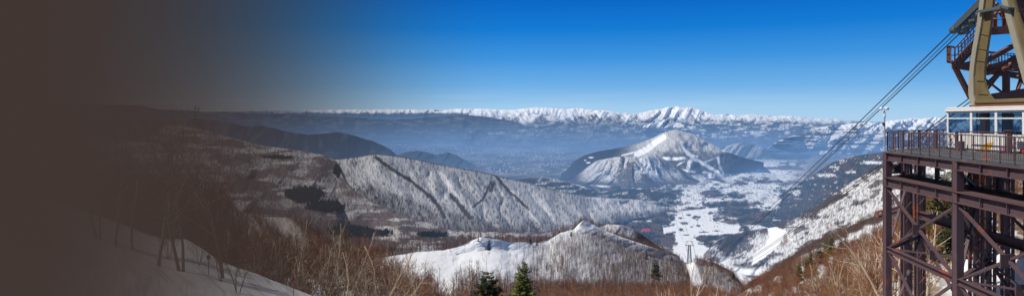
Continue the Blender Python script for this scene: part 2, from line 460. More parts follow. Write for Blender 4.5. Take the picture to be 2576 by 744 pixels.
loft('snowy_coastal_range', [[(x, y, 21500) for x, y in rr], [(x, max(341, y + 2), 20000 if y < 340 else 17000) for x, y in rr], [fl(x, 388) for x, y in rr]], 1930, 2760, 1.4, [34, 24], c_rr,
     relief=lambda x, y, v: 0.07 * rib(x, y, 43, 22, 0.9) + 0.03 * rib(x, y, 44, 8, -0.9), jag=2.5, smooth_px=3)


# ---- valley plain (one sheet out to the horizon, floor 1000 m below)
def dark_all(PX, PY):
    """forest amount in the snowy valley (0 open snow, 1 forest)."""
    n = fbm(PX / 34, PY / 9, 51, 4)
    f = ss(0.44, 0.53, n) * 0.92
    f = f * (1 - 0.85 * ss(1.25, 0.7, np.hypot((PX - 1830) / 185, (PY - 480) / 30) + (fbm(PX / 16, PY / 6, 54) - .5) * .8) * ss(0.56, 0.46, fbm(PX / 15, PY / 4, 55)))
    for x, y, rx, ry in ((1863, 461, 20, 5), (1925, 456, 20, 4), (1789, 487, 34, 10), (1853, 489, 24, 9), (1838, 514, 66, 9), (1880, 536, 95, 15), (1895, 555, 66, 9), (1772, 598, 30, 9),
                         (1668, 470, 40, 8), (1560, 478, 60, 6), (1660, 545, 30, 22), (1620, 575, 75, 20), (1600, 530, 90, 17), (1680, 605, 22, 22), (1645, 600, 40, 24), (1690, 490, 26, 20)):
        f = np.maximum(f, ss(1.25, 0.8, np.hypot((PX - x) / rx, (PY - y) / ry) + (fbm(PX / 9, PY / 4, 57) - 0.5) * 1.0))
    return f


PISTE = [(1690, 640), (1699, 600), (1700, 582), (1668, 588), (1668, 572), (1698, 564), (1697, 545), (1715, 532), (1733, 529), (1800, 523), (1806, 528), (1795, 540), (1792, 555), (1812, 568), (1850, 564), (1862, 568),
         (1856, 588), (1800, 592), (1765, 592), (1748, 600), (1775, 617), (1800, 632), (1812, 640), (1960, 655), (1975, 690), (1850, 720), (1700, 700)]
CLUMP = [(1722, 561, 9, 4), (1713, 577, 6, 4), (1752, 546, 12, 4), (1776, 597, 30, 6), (1745, 523, 20, 3), (1790, 535, 9, 4), (1740, 570, 5, 2), (1756, 567, 6, 3), (1803, 580, 8, 1.5), (1725, 590, 8, 1.6), (1700, 612, 6, 5), (1770, 583, 14, 1.5), (1830, 590, 18, 2.5), (1733, 540, 6, 2.5), (1712, 548, 5, 2)]
OPEN = [(1930, 519, 24, 9), (2077, 440, 28, 6), (2003, 480, 15, 6), (1790, 472, 120, 6), (1930, 472, 60, 10), (1740, 500, 36, 12), (1870, 478, 60, 8), (1960, 447, 30, 8), (1900, 440, 60, 6),
        (1930, 404, 60, 3.5), (1930, 396, 50, 2.5), (1860, 412, 40, 2), (1470, 432, 32, 4), (1500, 428, 22, 3)]


def c_plain(PX, PY, V, X, D):
    # basin farmland with a spread of town
    bas = mixc((0.030, 0.036, 0.034), (0.17, 0.165, 0.16), ss(0.28, 0.72, fbm(PX / 50, PY / 6, 61, 5)))
    fields = ss(0.5, 0.62, fbm(PX / 7, PY / 1.6, 62)); bas = bas * (1 - 0.45 * fields[..., None]) + np.array((0.24, 0.23, 0.21)) * 0.45 * fields[..., None]
    wood = ss(0.56, 0.66, fbm(PX / 60, PY / 5, 63)); bas = mixc(bas, (0.03, 0.036, 0.035), 0.75 * wood)
    bas = mixc(bas, (0.22, 0.21, 0.20), 0.7 * (ss(0.9, 0.3, abs(PY - (392 + 14 * np.sin(PX / 90.0) - (PX - 1100) * 0.02))) * (PX < 1450)))
    spk = (vn(PX / 2.4, PY / 1.0, 64) > 0.82) & (vn(PX / 40, PY / 9, 65) > 0.42)
    bas[spk] = (0.62, 0.62, 0.63)
    ins = ss(388, 415, PY) * ss(1395, 1450, PX + (fbm(PX / 30, PY / 12, 66) - .5) * 60)
    ins = np.maximum(ins, ss(1890, 1960, PX) * 0.25)
    ins = np.where(PY < 425, ins * ss(1440, 1480, PX), ins)
    f = dark_all(PX, PY)
    op = np.zeros_like(PX)
    for x, y, rx, ry in OPEN:
        op = np.maximum(op, ss(1.2, 0.85, np.hypot((PX - x) / rx, (PY - y) / ry) + (fbm(PX / 8, PY / 3, 58) - 0.5) * 1.5))
    f = f * (1 - 0.9 * op)
    far = ss(1950, 2060, PX) * ss(520, 470, PY) * (1 - op)
    f = np.maximum(f, far * 0.8)
    pis = inpoly(PX + (fbm(PX / 9, PY / 9, 59) - .5) * 10, PY + (fbm(PX / 9, PY / 5, 60) - .5) * 8, PISTE)
    f = np.where(pis, 0.0, f)
    for x, y, rx, ry in CLUMP:
        f = np.maximum(f, 0.95 * ss(1.2, 0.8, np.hypot((PX - x) / rx, (PY - y) / ry) + (fbm(PX / 4, PY / 2.5, 56) - 0.5) * 1.3))
    wl = mixc(PURP, CON, ss(0.48, 0.6, fbm(PX / 14, PY / 6, 67)))
    vil = ss(0.66, 0.72, vn(PX / 2.0, PY / 1.2, 68)) * ss(0.42, 0.58, fbm(PX / 40, PY / 12, 69)) * (~pis) * 0.6
    hedge = np.maximum(ss(0.016, 0.006, abs(fbm(PX / 45, PY / 13, 73, 3) - .5)), ss(0.012, 0.005, abs(fbm(PX / 30, PY / 16, 74, 2) - .45)))
    vil = np.maximum(vil, hedge * 0.7 * (~pis) * ss(610, 580, PY))
    sn = mixc(SNOW, (0.20, 0.21, 0.23), vil)
    sn = sn * (0.90 + 0.14 * fbm(PX / 12, PY / 5, 75))[..., None]
    val = sn * (1 - f[..., None]) + wl * f[..., None]
    res = bas * (1 - ins[..., None]) + val * ins[..., None]
    # pale terraces on the far right of the basin
    ter = ss(0.50, 0.62, fbm(PX / 45, PY / 3.0, 70)) * ss(2010, 2080, PX) * ss(372, 340, PY) * ss(333, 342, PY)
    return mixc(res, SNOW * 0.8, ter * 0.8)


pyr = np.concatenate([np.arange(318.0, 340, 1.0), np.arange(340, 480, 0.8), np.arange(480, 760, 1.3)])
ppx = np.arange(-200, 2780, 1.6)
PXg, PYg = np.meshgrid(ppx, pyr); Dg = 1000 * F / (PYg - HZ)
Wg = np.stack([(PXg - CX) / F * Dg, Dg, np.full_like(Dg, -1000.0) + 6 * (fbm(PXg / 20, PYg / 6, 71) - .5)], -1)
ii = np.arange(PXg.size).reshape(PXg.shape)
fa = np.stack([ii[1:, :-1], ii[1:, 1:], ii[:-1, 1:], ii[:-1, :-1]], -1).reshape(-1, 4)
o = link('valley_plain', np_mesh('valley_plain', Wg.reshape(-1, 3), fa, [M_TERR], c_plain(PXg, PYg, None, None, None).reshape(-1, 3), True)); tag(o, kind='structure')
SHEETS['valley_plain'] = dict(W=Wg, PX=PXg, PY=PYg, V=PXg * 0)
# the land behind, beneath and around the surveyed part
o = link('ground', np_mesh('ground', [(-150000, -60000, -1040), (150000, -60000, -1040), (150000, 160000, -1040), (-150000, 160000, -1040)], [(0, 1, 2, 3)],
         [mat('distant_land', (0.07, 0.075, 0.07), noise=0.0006, var=0.2)])); tag(o, kind='structure')

# ---- hills in the basin
lh = [(-200, 300), (250, 300), (419, 305), (455, 301), (491, 298), (544, 302), (616, 318), (662, 317), (728, 332), (770, 338), (805, 337), (850, 333), (890, 341), (940, 355), (980, 374), (1010, 400), (1030, 424)]
loft('dark_basin_hills', [[(x, y, 13500) for x, y in lh], [fl(x, 448) for x, y in lh]], -200, 1030, 2.2, [34],
     lambda x, y, v, X, D: mixc((0.022, 0.03, 0.03), (0.10, 0.11, 0.12), ss(0.58, 0.7, rib(x, y, 81, 14, 0.4) + 0.5 + 0.1 * (1 - v)) * 0.5), relief=lambda x, y, v: 0.03 * rib(x, y, 82, 40, 0.3), jag=2.5, jscale=25)
hk = [(975, 402), (1010, 387), (1030, 381), (1050, 379), (1075, 382), (1094, 390), (1110, 386), (1127, 383), (1150, 391), (1173, 404), (1200, 417)]
loft('basin_hillocks', [[(x, y, 14500) for x, y in hk], [fl(x, 421) for x, y in hk]], 975, 1200, 1.6, [14],
     lambda x, y, v, X, D: mixc((0.022, 0.03, 0.03), (0.05, 0.055, 0.05), fbm(x / 8, y / 4, 83)), relief=lambda x, y, v: 0.03 * rib(x, y, 84, 14, 1), jag=1.5)
eh = [(1790, 378), (1815, 371), (1845, 362), (1867, 358), (1885, 361), (1906, 366), (1946, 381), (1990, 390), (2030, 399)]
loft('wooded_valley_hill', [[(x, y, 19500) for x, y in eh], [fl(x, 400) for x, y in eh]], 1790, 2030, 1.5, [24],
     lambda x, y, v, X, D: mixc((0.030, 0.036, 0.04), SNOW * 0.7, ss(0.42, 0.66, rib(x, y, 85, 9, 0.8) + 0.5) * ss(1960, 1900, x) * 0.7), relief=lambda x, y, v: 0.06 * rib(x, y, 86, 22, 1.2), jag=1.6)

# ---- the cone mountain with its ski runs
cone = [(1350, 462), (1395, 446), (1424, 428), (1446, 404), (1470, 390), (1501, 381), (1550, 373), (1585, 366), (1620, 356), (1649, 344), (1664, 336), (1674, 331.5), (1682, 328.5), (1689, 327.6), (1709, 329), (1738, 335), (1758, 344), (1788, 361), (1817, 376), (1847, 388.5), (1877, 398), (1920, 408)]


def cx_(x, y): return (x * 0.4948 + 1006, y * 0.4948 + 254.9)


RUNS = [([(1340, 182), (1300, 208), (1262, 240), (1205, 272)], 7.5), ([(1262, 240), (1180, 262), (1130, 275)], 2.0), ([(1440, 238), (1475, 272), (1492, 290), (1470, 312), (1466, 338)], 4.2),
        ([(1492, 290), (1540, 315), (1590, 345), (1640, 376)], 4.0), ([(1618, 278), (1626, 330), (1645, 372)], 3.0), ([(1548, 312), (1615, 282)], 2.4), ([(1340, 290), (1400, 292), (1445, 288)], 3.6),
        ([(1415, 346), (1500, 360)], 2.6), ([(1545, 362), (1600, 372)], 3.4), ([(1460, 268), (1510, 282)], 3.0), ([(1060, 300), (1100, 290)], 1.8), ([(1640, 250), (1720, 268), (1790, 275)], 2.0), ([(1410, 325), (1445, 305)], 1.6)]
RUNS = [([cx_(*q) for q in a], w) for a, w in RUNS]


def c_cone(PX, PY, V, X, D):
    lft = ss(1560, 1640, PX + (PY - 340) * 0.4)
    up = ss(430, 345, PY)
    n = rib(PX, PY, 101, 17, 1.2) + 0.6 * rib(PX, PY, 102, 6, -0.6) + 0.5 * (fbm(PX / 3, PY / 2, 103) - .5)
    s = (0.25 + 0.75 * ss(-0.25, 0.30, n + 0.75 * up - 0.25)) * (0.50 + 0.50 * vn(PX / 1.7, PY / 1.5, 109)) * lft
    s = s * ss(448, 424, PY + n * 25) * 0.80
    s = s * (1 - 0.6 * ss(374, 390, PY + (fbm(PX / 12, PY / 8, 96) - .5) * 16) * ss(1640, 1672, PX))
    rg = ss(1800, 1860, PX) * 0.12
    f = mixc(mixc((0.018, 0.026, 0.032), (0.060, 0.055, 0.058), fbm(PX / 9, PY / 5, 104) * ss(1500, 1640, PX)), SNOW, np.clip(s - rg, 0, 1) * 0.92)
    for pts, w in RUNS:
        f = mixc(f, SNOW, ss(w + 1.0, w - 0.6, seg_dist(PX, PY, pts) + (fbm(PX / 3, PY / 3, 105) - .5) * 2))
    rock = ss(9, 4, np.hypot((PX - 1672) / 1.2, PY - 334)) * (fbm(PX / 3, PY / 3, 106) > 0.5)
    f = mixc(f, c_plain(PX, PY, V, X, D), ss(428, 452, PY + (fbm(PX / 18, PY / 6, 99) - .5) * 26) * ss(1480, 1560, PX))
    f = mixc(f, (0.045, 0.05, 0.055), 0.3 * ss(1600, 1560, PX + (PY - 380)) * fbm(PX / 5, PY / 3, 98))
    for x, y, rx, ry in ((1487, 396, 7, 1.6), (1480, 409, 6, 1.8), (1472, 403, 3, 1)):
        f = mixc(f, SNOW, ss(1.2, 0.7, np.hypot((PX - x) / rx, (PY - y) / ry)))
    return mixc(f, (0.05, 0.045, 0.05), rock * 0.7)


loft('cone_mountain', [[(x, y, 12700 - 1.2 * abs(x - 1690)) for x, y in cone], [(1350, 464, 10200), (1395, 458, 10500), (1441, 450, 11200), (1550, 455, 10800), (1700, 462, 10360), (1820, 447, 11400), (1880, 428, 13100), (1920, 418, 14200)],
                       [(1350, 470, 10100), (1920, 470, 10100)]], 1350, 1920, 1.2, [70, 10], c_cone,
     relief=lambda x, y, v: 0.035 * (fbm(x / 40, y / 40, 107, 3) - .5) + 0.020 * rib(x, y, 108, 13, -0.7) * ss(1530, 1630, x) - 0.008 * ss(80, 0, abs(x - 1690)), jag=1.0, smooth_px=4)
spur = [(1428, 462), (1455, 437), (1480, 418), (1501, 404), (1530, 398), (1548, 394.5), (1565, 393), (1590, 395), (1615, 392), (1635, 386), (1650, 388), (1675, 403), (1700, 417), (1723, 430), (1745, 447), (1760, 456)]


def c_spur(PX, PY, V, X, D):
    sl = PX - 1590
    n = rib(PX - sl * (PY - 390) / 130.0 + 16 * (fbm(PX / 26, PY / 20, 97) - .5), PY * 0.6, 111, 7.5, 0.0, 4) + 0.55 * (fbm(PX / 2.2, PY / 2, 112) - .5)
    s = ss(-0.12, 0.16, n + 0.12 * ss(460, 400, PY) - 0.30 * ss(1650, 1720, PX))
    f = mixc(mixc((0.05, 0.048, 0.055), (0.15, 0.14, 0.14), ss(1460, 1500, PX) * vn(PX / 1.7, PY / 1.5, 110)), SNOW, s * 0.60 * ss(1445, 1480, PX) * ss(464, 452, PY + n * 14))
    for pts, w in (([(1613, 402), (1630, 416), (1641, 434)], 5.0), ([(1641, 434), (1652, 441)], 6.0), ([(1640, 398), (1660, 420), (1668, 438)], 2.5), ([(1600, 405), (1622, 436)], 1.3)):
        f = mixc(f, SNOW, ss(w + 1.2, w - 0.8, seg_dist(PX, PY, pts) + (fbm(PX / 3, PY / 3, 113) - .5) * 2))
    return f


loft('cone_mountain_spur', [[(x, y, 10700) for x, y in spur], [(x, 470, 10100) for x, y in spur]], 1428, 1760, 1.1, [60], c_spur,
     relief=lambda x, y, v: 0.014 * rib(x - (x - 1590) * (y - 390) / 130.0, y * .6, 111, 7.5, 0, 3) - 0.03 * ss(90, 0, abs(x - 1600)), jag=1.0, smooth_px=4)

# ---- low wooded slope on the right of the valley
rf = [(1880, 535), (1920, 515), (1950, 497), (2000, 468), (2040, 443), (2070, 422), (2095, 407), (2144, 393), (2193, 386), (2233, 380), (2320, 374), (2400, 367), (2760, 345)]


def c_rf(PX, PY, V, X, D):
    f = mixc(mixc(PURP, CON, ss(0.45, 0.6, fbm(PX / 16, PY / 8, 121))), (0.06, 0.07, 0.07), fbm(PX / 5, PY / 3, 122) * 0.6)
    op = np.zeros_like(PX)
    for x, y, rx, ry in ((2077, 441, 26, 4.5), (2000, 482, 14, 5), (2196, 409, 30, 4), (2140, 432, 12, 2.5), (2100, 420, 12, 2)):
        op = np.maximum(op, ss(1.2, 0.85, np.hypot((PX - x) / rx, (PY - y) / ry) + (fbm(PX / 8, PY / 3, 58) - 0.5) * 1.5))
    op = np.maximum(op, ss(0.70, 0.76, fbm(PX / 14, PY / 4, 124)) * 0.6)
    return mixc(f, SNOW, op)


loft('wooded_valley_slope', [[(x, y, d) for (x, y), d in zip(rf, (7200, 7900, 8600, 9300, 9600, 9600, 9500, 9300, 9000, 8800, 8500, 8200, 7500))], [(1880, 560, 6500), (2000, 580, 5800), (2150, 560, 5300), (2300, 520, 5000), (2760, 500, 4500)]],
     1880, 2760, 1.6, [60], c_rf, relief=lambda x, y, v: 0.05 * rib(x, y, 125, 60, 1.2), jag=1.6)

# ---- mid white ridge
rd = [(800, 412, 5000), (844, 401, 5000), (904, 394, 5000), (930, 389, 5000), (950, 387.5, 5000), (975, 390, 5050), (1002, 393, 5100), (1068, 405, 5250), (1134, 419, 5450), (1200, 429, 5650), (1239, 438, 5800), (1292, 451, 6000), (1342, 462, 6200), (1407, 481, 6500),
      (1473, 493, 6800), (1539, 498, 7000), (1605, 501, 7200), (1670, 508, 7400), (1697, 517, 7450), (1712, 532, 7200), (1722, 548, 6900)]
GUL = [([(945, 396), (985, 425), (1035, 455), (1080, 492), (1105, 520), (1118, 545)], 4.5), ([(1135, 490), (1165, 525), (1180, 545)], 5.5), ([(1245, 440), (1280, 480), (1330, 525)], 3.5), ([(1235, 455), (1215, 500), (1190, 520)], 2.5), ([(1240, 462), (1235, 478)], 5)]


def c_rd(PX, PY, V, X, D):
    fine = fbm(PX / 1.7, PY / 7, 131, 2)
    n = rib(PX, PY, 132, 30, -0.7) + 0.5 * rib(PX, PY, 133, 9, -0.5)
    s = 0.60 - 0.40 * ss(0.48, 0.72, fine) + 0.42 * n
    s = s - 0.85 * ss(-0.02, 0.03, -V + 0.01)
    low = ss(0.62, 0.86, V + 0.5 * n) * ss(1500, 1300, PX)
    s = s - 0.42 * low
    for pts, w in GUL:
        s = s - 0.75 * ss(w * 1.5, w * 0.3, seg_dist(PX, PY, pts) + (fbm(PX / 5, PY / 5, 134) - .5) * 6)
    s = s - 0.7 * ss(1640, 1700, PX) * ss(0.3, 0.6, V) - 0.5 * ss(0.5, 0.9, V) * ss(1450, 1550, PX)
    return mixc((0.070, 0.060, 0.060), SNOW, np.clip(s, 0, 0.93))


loft('white_ridge', [rd, [(800, 470, 4300), (854, 478, 4300), (936, 512, 4100), (1002, 540, 4000), (1068, 560, 3950), (1127, 580, 3900), (1200, 588, 4050), (1342, 590, 4600), (1420, 586, 5000), (1500, 572, 5600), (1600, 548, 6600), (1680, 540, 7000), (1722, 552, 6700)]],
     800, 1722, 1.2, [90], c_rd, relief=lambda x, y, v: (0.034 * (0.5 - abs(rib(x, y, 135, 50, -0.75, 2)) * 2) + 0.016 * rib(x, y, 136, 15, -0.6)) * ss(0, 0.25, v), jag=1.0, smooth_px=5, back=(30, 1.12))
# low hills behind the white ridge
bh = [(1290, 452), (1342, 446), (1380, 449), (1420, 455), (1460, 470), (1520, 480), (1580, 476), (1640, 475), (1680, 478), (1705, 492), (1725, 505)]
loft('low_wooded_hills', [[(x, y, 9000) for x, y in bh], [(x, max(y + 30, 505), 7700) for x, y in bh]], 1290, 1725, 1.4, [34],
     lambda x, y, v, X, D: mixc(mixc(PURP, CON, ss(0.45, 0.6, fbm(x / 14, y / 5, 141))), SNOW, ss(0.56, 0.66, fbm(x / 20 + y / 15, y / 6, 142)) * 0.75), relief=lambda x, y, v: 0.04 * rib(x, y, 143, 40, 1), jag=2)

# ---- dark forested mountain on the left, running into the valley below the white ridge
et = [(-200, 352, 6600), (200, 347, 6200), (330, 352, 5800), (380, 338, 5600), (405, 320, 5500), (419, 314, 5500), (465, 317, 5400), (531, 332, 5300), (597, 350, 5200), (662, 366, 5100), (728, 375, 5000), (805, 387, 4950), (845, 402, 4950), (855, 425, 4720), (865, 448, 4520),
      (880, 472, 4320), (936, 509, 4080), (1002, 536, 3900), (1068, 556, 3850), (1127, 575, 3800), (1200, 582, 3900), (1342, 583, 4450), (1420, 580, 4900), (1500, 566, 5500), (1560, 560, 6300), (1640, 605, 5400), (1710, 645, 4850)]
CONP = [(848, 428, 9, 15), (768, 490, 40, 18), (818, 518, 42, 13), (732, 484, 14, 6), (890, 582, 60, 12), (930, 586, 50, 8), (1090, 590, 40, 5), (1240, 560, 60, 3), (1570, 545, 40, 18), (700, 395, 40, 4)]


def e_forest(PX, PY):
    n = fbm(PX / 50 + PY / 40, PY / 22 - PX / 90, 151, 4)
    st = 0.48 + 0.52 * ss(0.38, 0.56, n)
    st = np.maximum(st, ss(505, 560, PY + (fbm(PX / 25, PY / 20, 152) - .5) * 70) * ss(420, 640, PX) * 0.9)
    st = st * (1 - 0.8 * ss(0.58, 0.66, fbm(PX / 60, PY / 10, 157)))
    return st


def e_v(v): return np.interp(v, [-1, 0, 1, 2], [-1, 0, .36, 1])


def c_e(PX, PY, V, X, D):
    fine = fbm(PX / 1.8, PY / 6, 153, 2)
    fo = e_forest(PX, PY)
    s = 0.58 - 0.45 * ss(0.48, 0.7, fine) + 0.3 * rib(PX, PY, 154, 20, 0.8)
    s = s * (1 - 0.86 * fo) * (1 - 0.55 * ss(515, 560, PY) * ss(1000, 800, PX))
    f = mixc(mixc(PURP, RED * 0.8, fbm(PX / 30, PY / 20, 155) * ss(560, 640, PY)), SNOW, np.clip(s, 0.03, 0.9))
    cl = ss(0.5, 0.3, abs(PY - (588 + (PX - 1250) * 0.01)) / 22 + (fbm(PX / 10, PY / 3, 158) - .3)) * ss(1060, 1120, PX) * ss(1360, 1280, PX)
    f = mixc(f, SNOW, cl * 0.7)
    for x, y, rx, ry in CONP:
        f = mixc(f, CON, 0.9 * ss(1.15, 0.9, np.hypot((PX - x) / rx, (PY - y) / ry) + (fbm(PX / 6, PY / 4, 156) - .5) * 0.9))
    return f


e2 = [(x, y + (90 if x < 1000 else 28), d * (.87 if x < 1000 else .90)) for x, y, d in et]
loft('forested_mountain', [et, e2, [(-200, 640, 2500), (300, 600, 2300), (600, 620, 2100), (850, 650, 2100), (1127, 660, 2300), (1400, 655, 2500), (1560, 640, 3000), (1710, 670, 3600)]], -200, 1710, 1.6, [50, 90], lambda a, b, v, x, d: c_e(a, b, e_v(v), x, d),
     relief=lambda x, y, v: (0.08 * rib(x, y, 159, 110, -0.8, 3) + 0.025 * rib(x, y, 160, 25, 0.8)) * ss(0, 1.0, v), jag=1.2, smooth_px=5, back=(26, 1.12))

# ---- closer spurs on the left
ls = [(200, 430, 1100), (300, 440, 1050), (380, 440, 1000), (439, 447, 960), (500, 470, 930), (524, 478, 920), (564, 485, 900), (585, 512, 880), (610, 537, 860), (640, 541, 840), (663, 544, 820), (722, 547, 780), (758, 556, 760), (796, 576, 740), (826, 595, 720), (850, 617, 700), (890, 650, 680), (940, 690, 660)]


def c_ls(PX, PY, V, X, D):
    r = rib(PX, PY, 171, 45, -0.5, 3)
    s = ss(-0.12, 0.08, r + 0.10 - 0.35 * ss(0.10, 0.6, V)) * ss(520, 640, PX + 80) * 0.38
    s = s * (0.55 + 0.45 * ss(0.62, 0.4, fbm(PX / 2.5, PY / 9, 172, 2)))
    return mixc(mixc(PURP, RED, 0.6 + 0.4 * fbm(PX / 15, PY / 10, 173)), SNOW, s)


loft('wooded_spurs', [ls, [(200, 800, 300), (600, 800, 300), (940, 800, 300)]], 200, 940, 1.8, [80], c_ls, relief=lambda x, y, v: 0.20 * rib(x, y, 171, 45, -0.5, 3), jag=2.0, back=(30, 1.15))

# ---- small white hill behind the foreground ridge
wh = [(1490, 585, 1750), (1510, 570, 1720), (1531, 563, 1700), (1565, 566, 1700), (1586, 572, 1750), (1617, 590, 1800), (1650, 615, 1850), (1700, 650, 1900)]
loft('back_knoll', [wh, [(1490, 640, 1400), (1700, 700, 1500)]], 1490, 1700, 1.6, [30],
     lambda x, y, v, X, D: mixc((0.075, 0.055, 0.05), SNOW, ss(0.42, 0.12, v + (fbm(x / 6, y / 5, 181) - .5) * .4) * ss(1610, 1585, x) * (0.4 + 0.5 * ss(0.6, 0.4, fbm(x / 2, y / 5, 182)))), relief=lambda x, y, v: 0.02 * rib(x, y, 183, 20, 1), jag=1.2)

# ---- right hand snowy slope across the gully
jt = [(1770, 642, 4850), (1790, 618, 4950), (1811, 601, 5200), (1850, 589, 5500), (1885, 580, 5600), (1950, 570, 5300), (2000, 548, 4700), (2050, 521, 4200), (2100, 486, 3750), (2150, 453, 3400), (2200, 427, 3100), (2232, 414, 2900), (2300, 392, 2700), (2400, 370, 2500), (2576, 345, 2300), (2760, 330, 2200)]


def c_j(PX, PY, V, X, D):
    fine = fbm(PX / 2.0 + PY / 14, PY / 6, 191, 2)
    n = fbm(PX / 28 + PY / 30, PY / 16, 192, 4)
    s = 0.84 - 0.5 * ss(0.46, 0.66, fine) - 0.65 * ss(0.51, 0.62, n)
    s = s - 0.75 * ss(26, 12, seg_dist(PX, PY, [(1885, 580), (1840, 600), (1830, 625)]) + (fbm(PX / 8, PY / 6, 194) - .5) * 26)
    s = s - 0.5 * ss(0.10, 0.02, V) * ss(2000, 1950, PX)
    s = s - 0.8 * ss(12, 5, seg_dist(PX, PY, [(2040, 528), (2110, 492), (2150, 470)]) + (fbm(PX / 10, PY / 8, 195) - .5) * 16) * (n > 0.40)
    f = mixc((0.075, 0.060, 0.058), SNOW, np.clip(s, 0, 0.95))
    run = inpoly(PX + (fbm(PX / 6, PY / 6, 196) - .5) * 8, PY, [(1930, 572), (1955, 570), (1972, 580), (1970, 600), (1950, 625), (1920, 650), (1890, 668), (1895, 640), (1925, 615), (1935, 590)])
    f = mixc(f, SNOW, run * 0.97)
    f = mixc(f, SNOW, ss(4.5, 2.5, seg_dist(PX, PY, [(1950, 573), (1975, 582), (1982, 598), (1992, 602)])))
    f = mixc(f, DIRT, 0.8 * ss(5, 2, seg_dist(PX, PY, [(1976, 592), (1978, 606), (1968, 618)]) + (fbm(PX / 4, PY / 4, 197) - .5) * 5))
    f = mixc(f, (0.05, 0.045, 0.05), 0.8 * ss(2.2, 1, seg_dist(PX, PY, [(1960, 572), (2000, 570), (2035, 573)])))
    f = mixc(f, SNOW, 0.97 * ss(0.80, 0.90, V) * ss(1990, 1940, PX))
    f = mixc(f, DIRT * 0.9, 0.8 * ss(4, 1.5, seg_dist(PX, PY, [(1772, 640), (1800, 652)]) + (fbm(PX / 4, PY / 3, 198) - .5) * 6))
    return f


loft('snowy_gully_slope', [jt, [(1770, 655, 4700), (1811, 668, 4560), (1870, 690, 4300), (1930, 695, 4000), (1960, 690, 3800), (2050, 660, 2900), (2150, 620, 2300), (2250, 580, 1900), (2420, 540, 1700), (2760, 520, 1600)]], 1770, 2760, 1.4, [100], c_j,
     relief=lambda x, y, v: 0.06 * rib(x, y, 193, 50, 1.3, 3) + 0.02 * rib(x, y, 199, 16, 1.0), jag=1.5, smooth_px=5)

kt = [(1880, 712, 1950), (1940, 677, 1700), (1977, 652, 1500), (2048, 606, 1350), (2107, 582, 1250), (2167, 556, 1150), (2226, 532, 1050), (2280, 508, 950), (2420, 455, 800), (2760, 400, 700)]


def c_k(PX, PY, V, X, D):
    wob = (fbm(PX / 22, PY / 14, 201) - .5)
    white = ss(0.18, 0.30, V + wob * 0.25) * ss(1980, 2030, PX) * ss(0.95, 0.75, V)
    s = white * (0.92 - 0.55 * ss(0.44, 0.66, fbm(PX / 1.8, PY / 7, 202, 2)))
    return mixc(mixc((0.085, 0.065, 0.06), RED, 0.4 * fbm(PX / 12, PY / 8, 203)), SNOW, s)


loft('wooded_gully_spur', [kt, [(1880, 780, 1300), (2000, 715, 900), (2137, 660, 700), (2232, 620, 600), (2420, 560, 500), (2760, 500, 450)]], 1880, 2760, 1.6, [60], c_k, relief=lambda x, y, v: 0.04 * rib(x, y, 204, 30, 1.2), jag=1.5)

# ---- foreground snow ridge with the ropeway tower at its end
ft = [(840, 672, 400), (900, 660, 420), (960, 648, 430), (1006, 639, 440), (1045, 633, 450), (1118, 628.5, 470), (1152, 621, 490), (1183, 606, 510), (1209, 595.5, 520), (1227, 598, 530), (1256, 602, 560), (1280, 609, 600), (1308, 608, 640), (1329, 609, 680), (1355, 609, 740), (1381, 602, 820),
      (1409, 585, 920), (1443, 577, 980), (1456, 563, 1005), (1463, 556, 1020), (1472, 554.5, 1035), (1480, 559, 1050), (1492, 564, 1065), (1526, 581, 1120), (1570, 598, 1180), (1617, 613, 1250), (1669, 631, 1350), (1703, 646, 1420), (1722, 659, 1500), (1737, 661, 1500), (1750, 649, 1500), (1800, 660, 1480), (1839, 680, 1400), (1862, 708, 1300), (1890, 738, 1250), (1940, 775, 1200)]


def vmap(V):
    """rows of the ridge: crest 0, shoulder 1, foot of the flank 2, bottom 3 -> crest 0, shoulder .28, foot 1, bottom 2."""
    return np.interp(V, [-1, 0, 1, 2, 3], [-1, 0, .28, 1, 2])


def vfix(fn): return lambda PX, PY, V, X, D: fn(PX, PY, vmap(V), X, D)


def f_dens(PX, PY, V):
    """bare wood on the foreground ridge."""
    d = ss(0.03, 0.55, V) * ss(1240, 1420, PX) * 0.8
    d = np.maximum(d, ss(0.18, 0.3, V + (PX - 1470) / 700.0) * ss(1430, 1500, PX))
    d = d * (0.35 + 0.9 * fbm(PX / 40, PY / 25, 211))
    low = ss(0.85, 1.05, V + (fbm(PX / 30, PY / 30, 212) - .5) * 0.5) * (1 - ss(30, 12, seg_dist(PX, PY, [(1115, 655), (1128, 690), (1118, 760)])))
    d = np.maximum(d, low)
    lane = ss(14, 8, seg_dist(PX, PY, [(1733, 655), (1742, 680), (1752, 712)]) - (PY - 655) * 0.06)
    open_ = ss(1.2, 0.8, np.hypot((PX - 1225) / 105, (PY - 640) / 42)) + ss(30, 15, seg_dist(PX, PY, [(1040, 640), (1110, 650), (1160, 640)]))
    return np.clip(d, 0, 1) * (1 - np.clip(lane, 0, 1)) * (1 - 0.7 * np.clip(open_, 0, 1))


def c_f(PX, PY, V, X, D):
    s = 1 - 0.62 * f_dens(PX, PY, V) * (0.5 + 0.7 * fbm(PX / 7, PY / 5, 213))
    right = ss(1745, 1775, PX) * ss(0.4, 0.05, V + (fbm(PX / 12, PY / 8, 214) - .5) * .4)
    s = s - 0.75 * right
    s = np.where(V < -0.03, 0.15, s)
    return mixc((0.12, 0.075, 0.06), SNOW, np.clip(s, 0, 1))


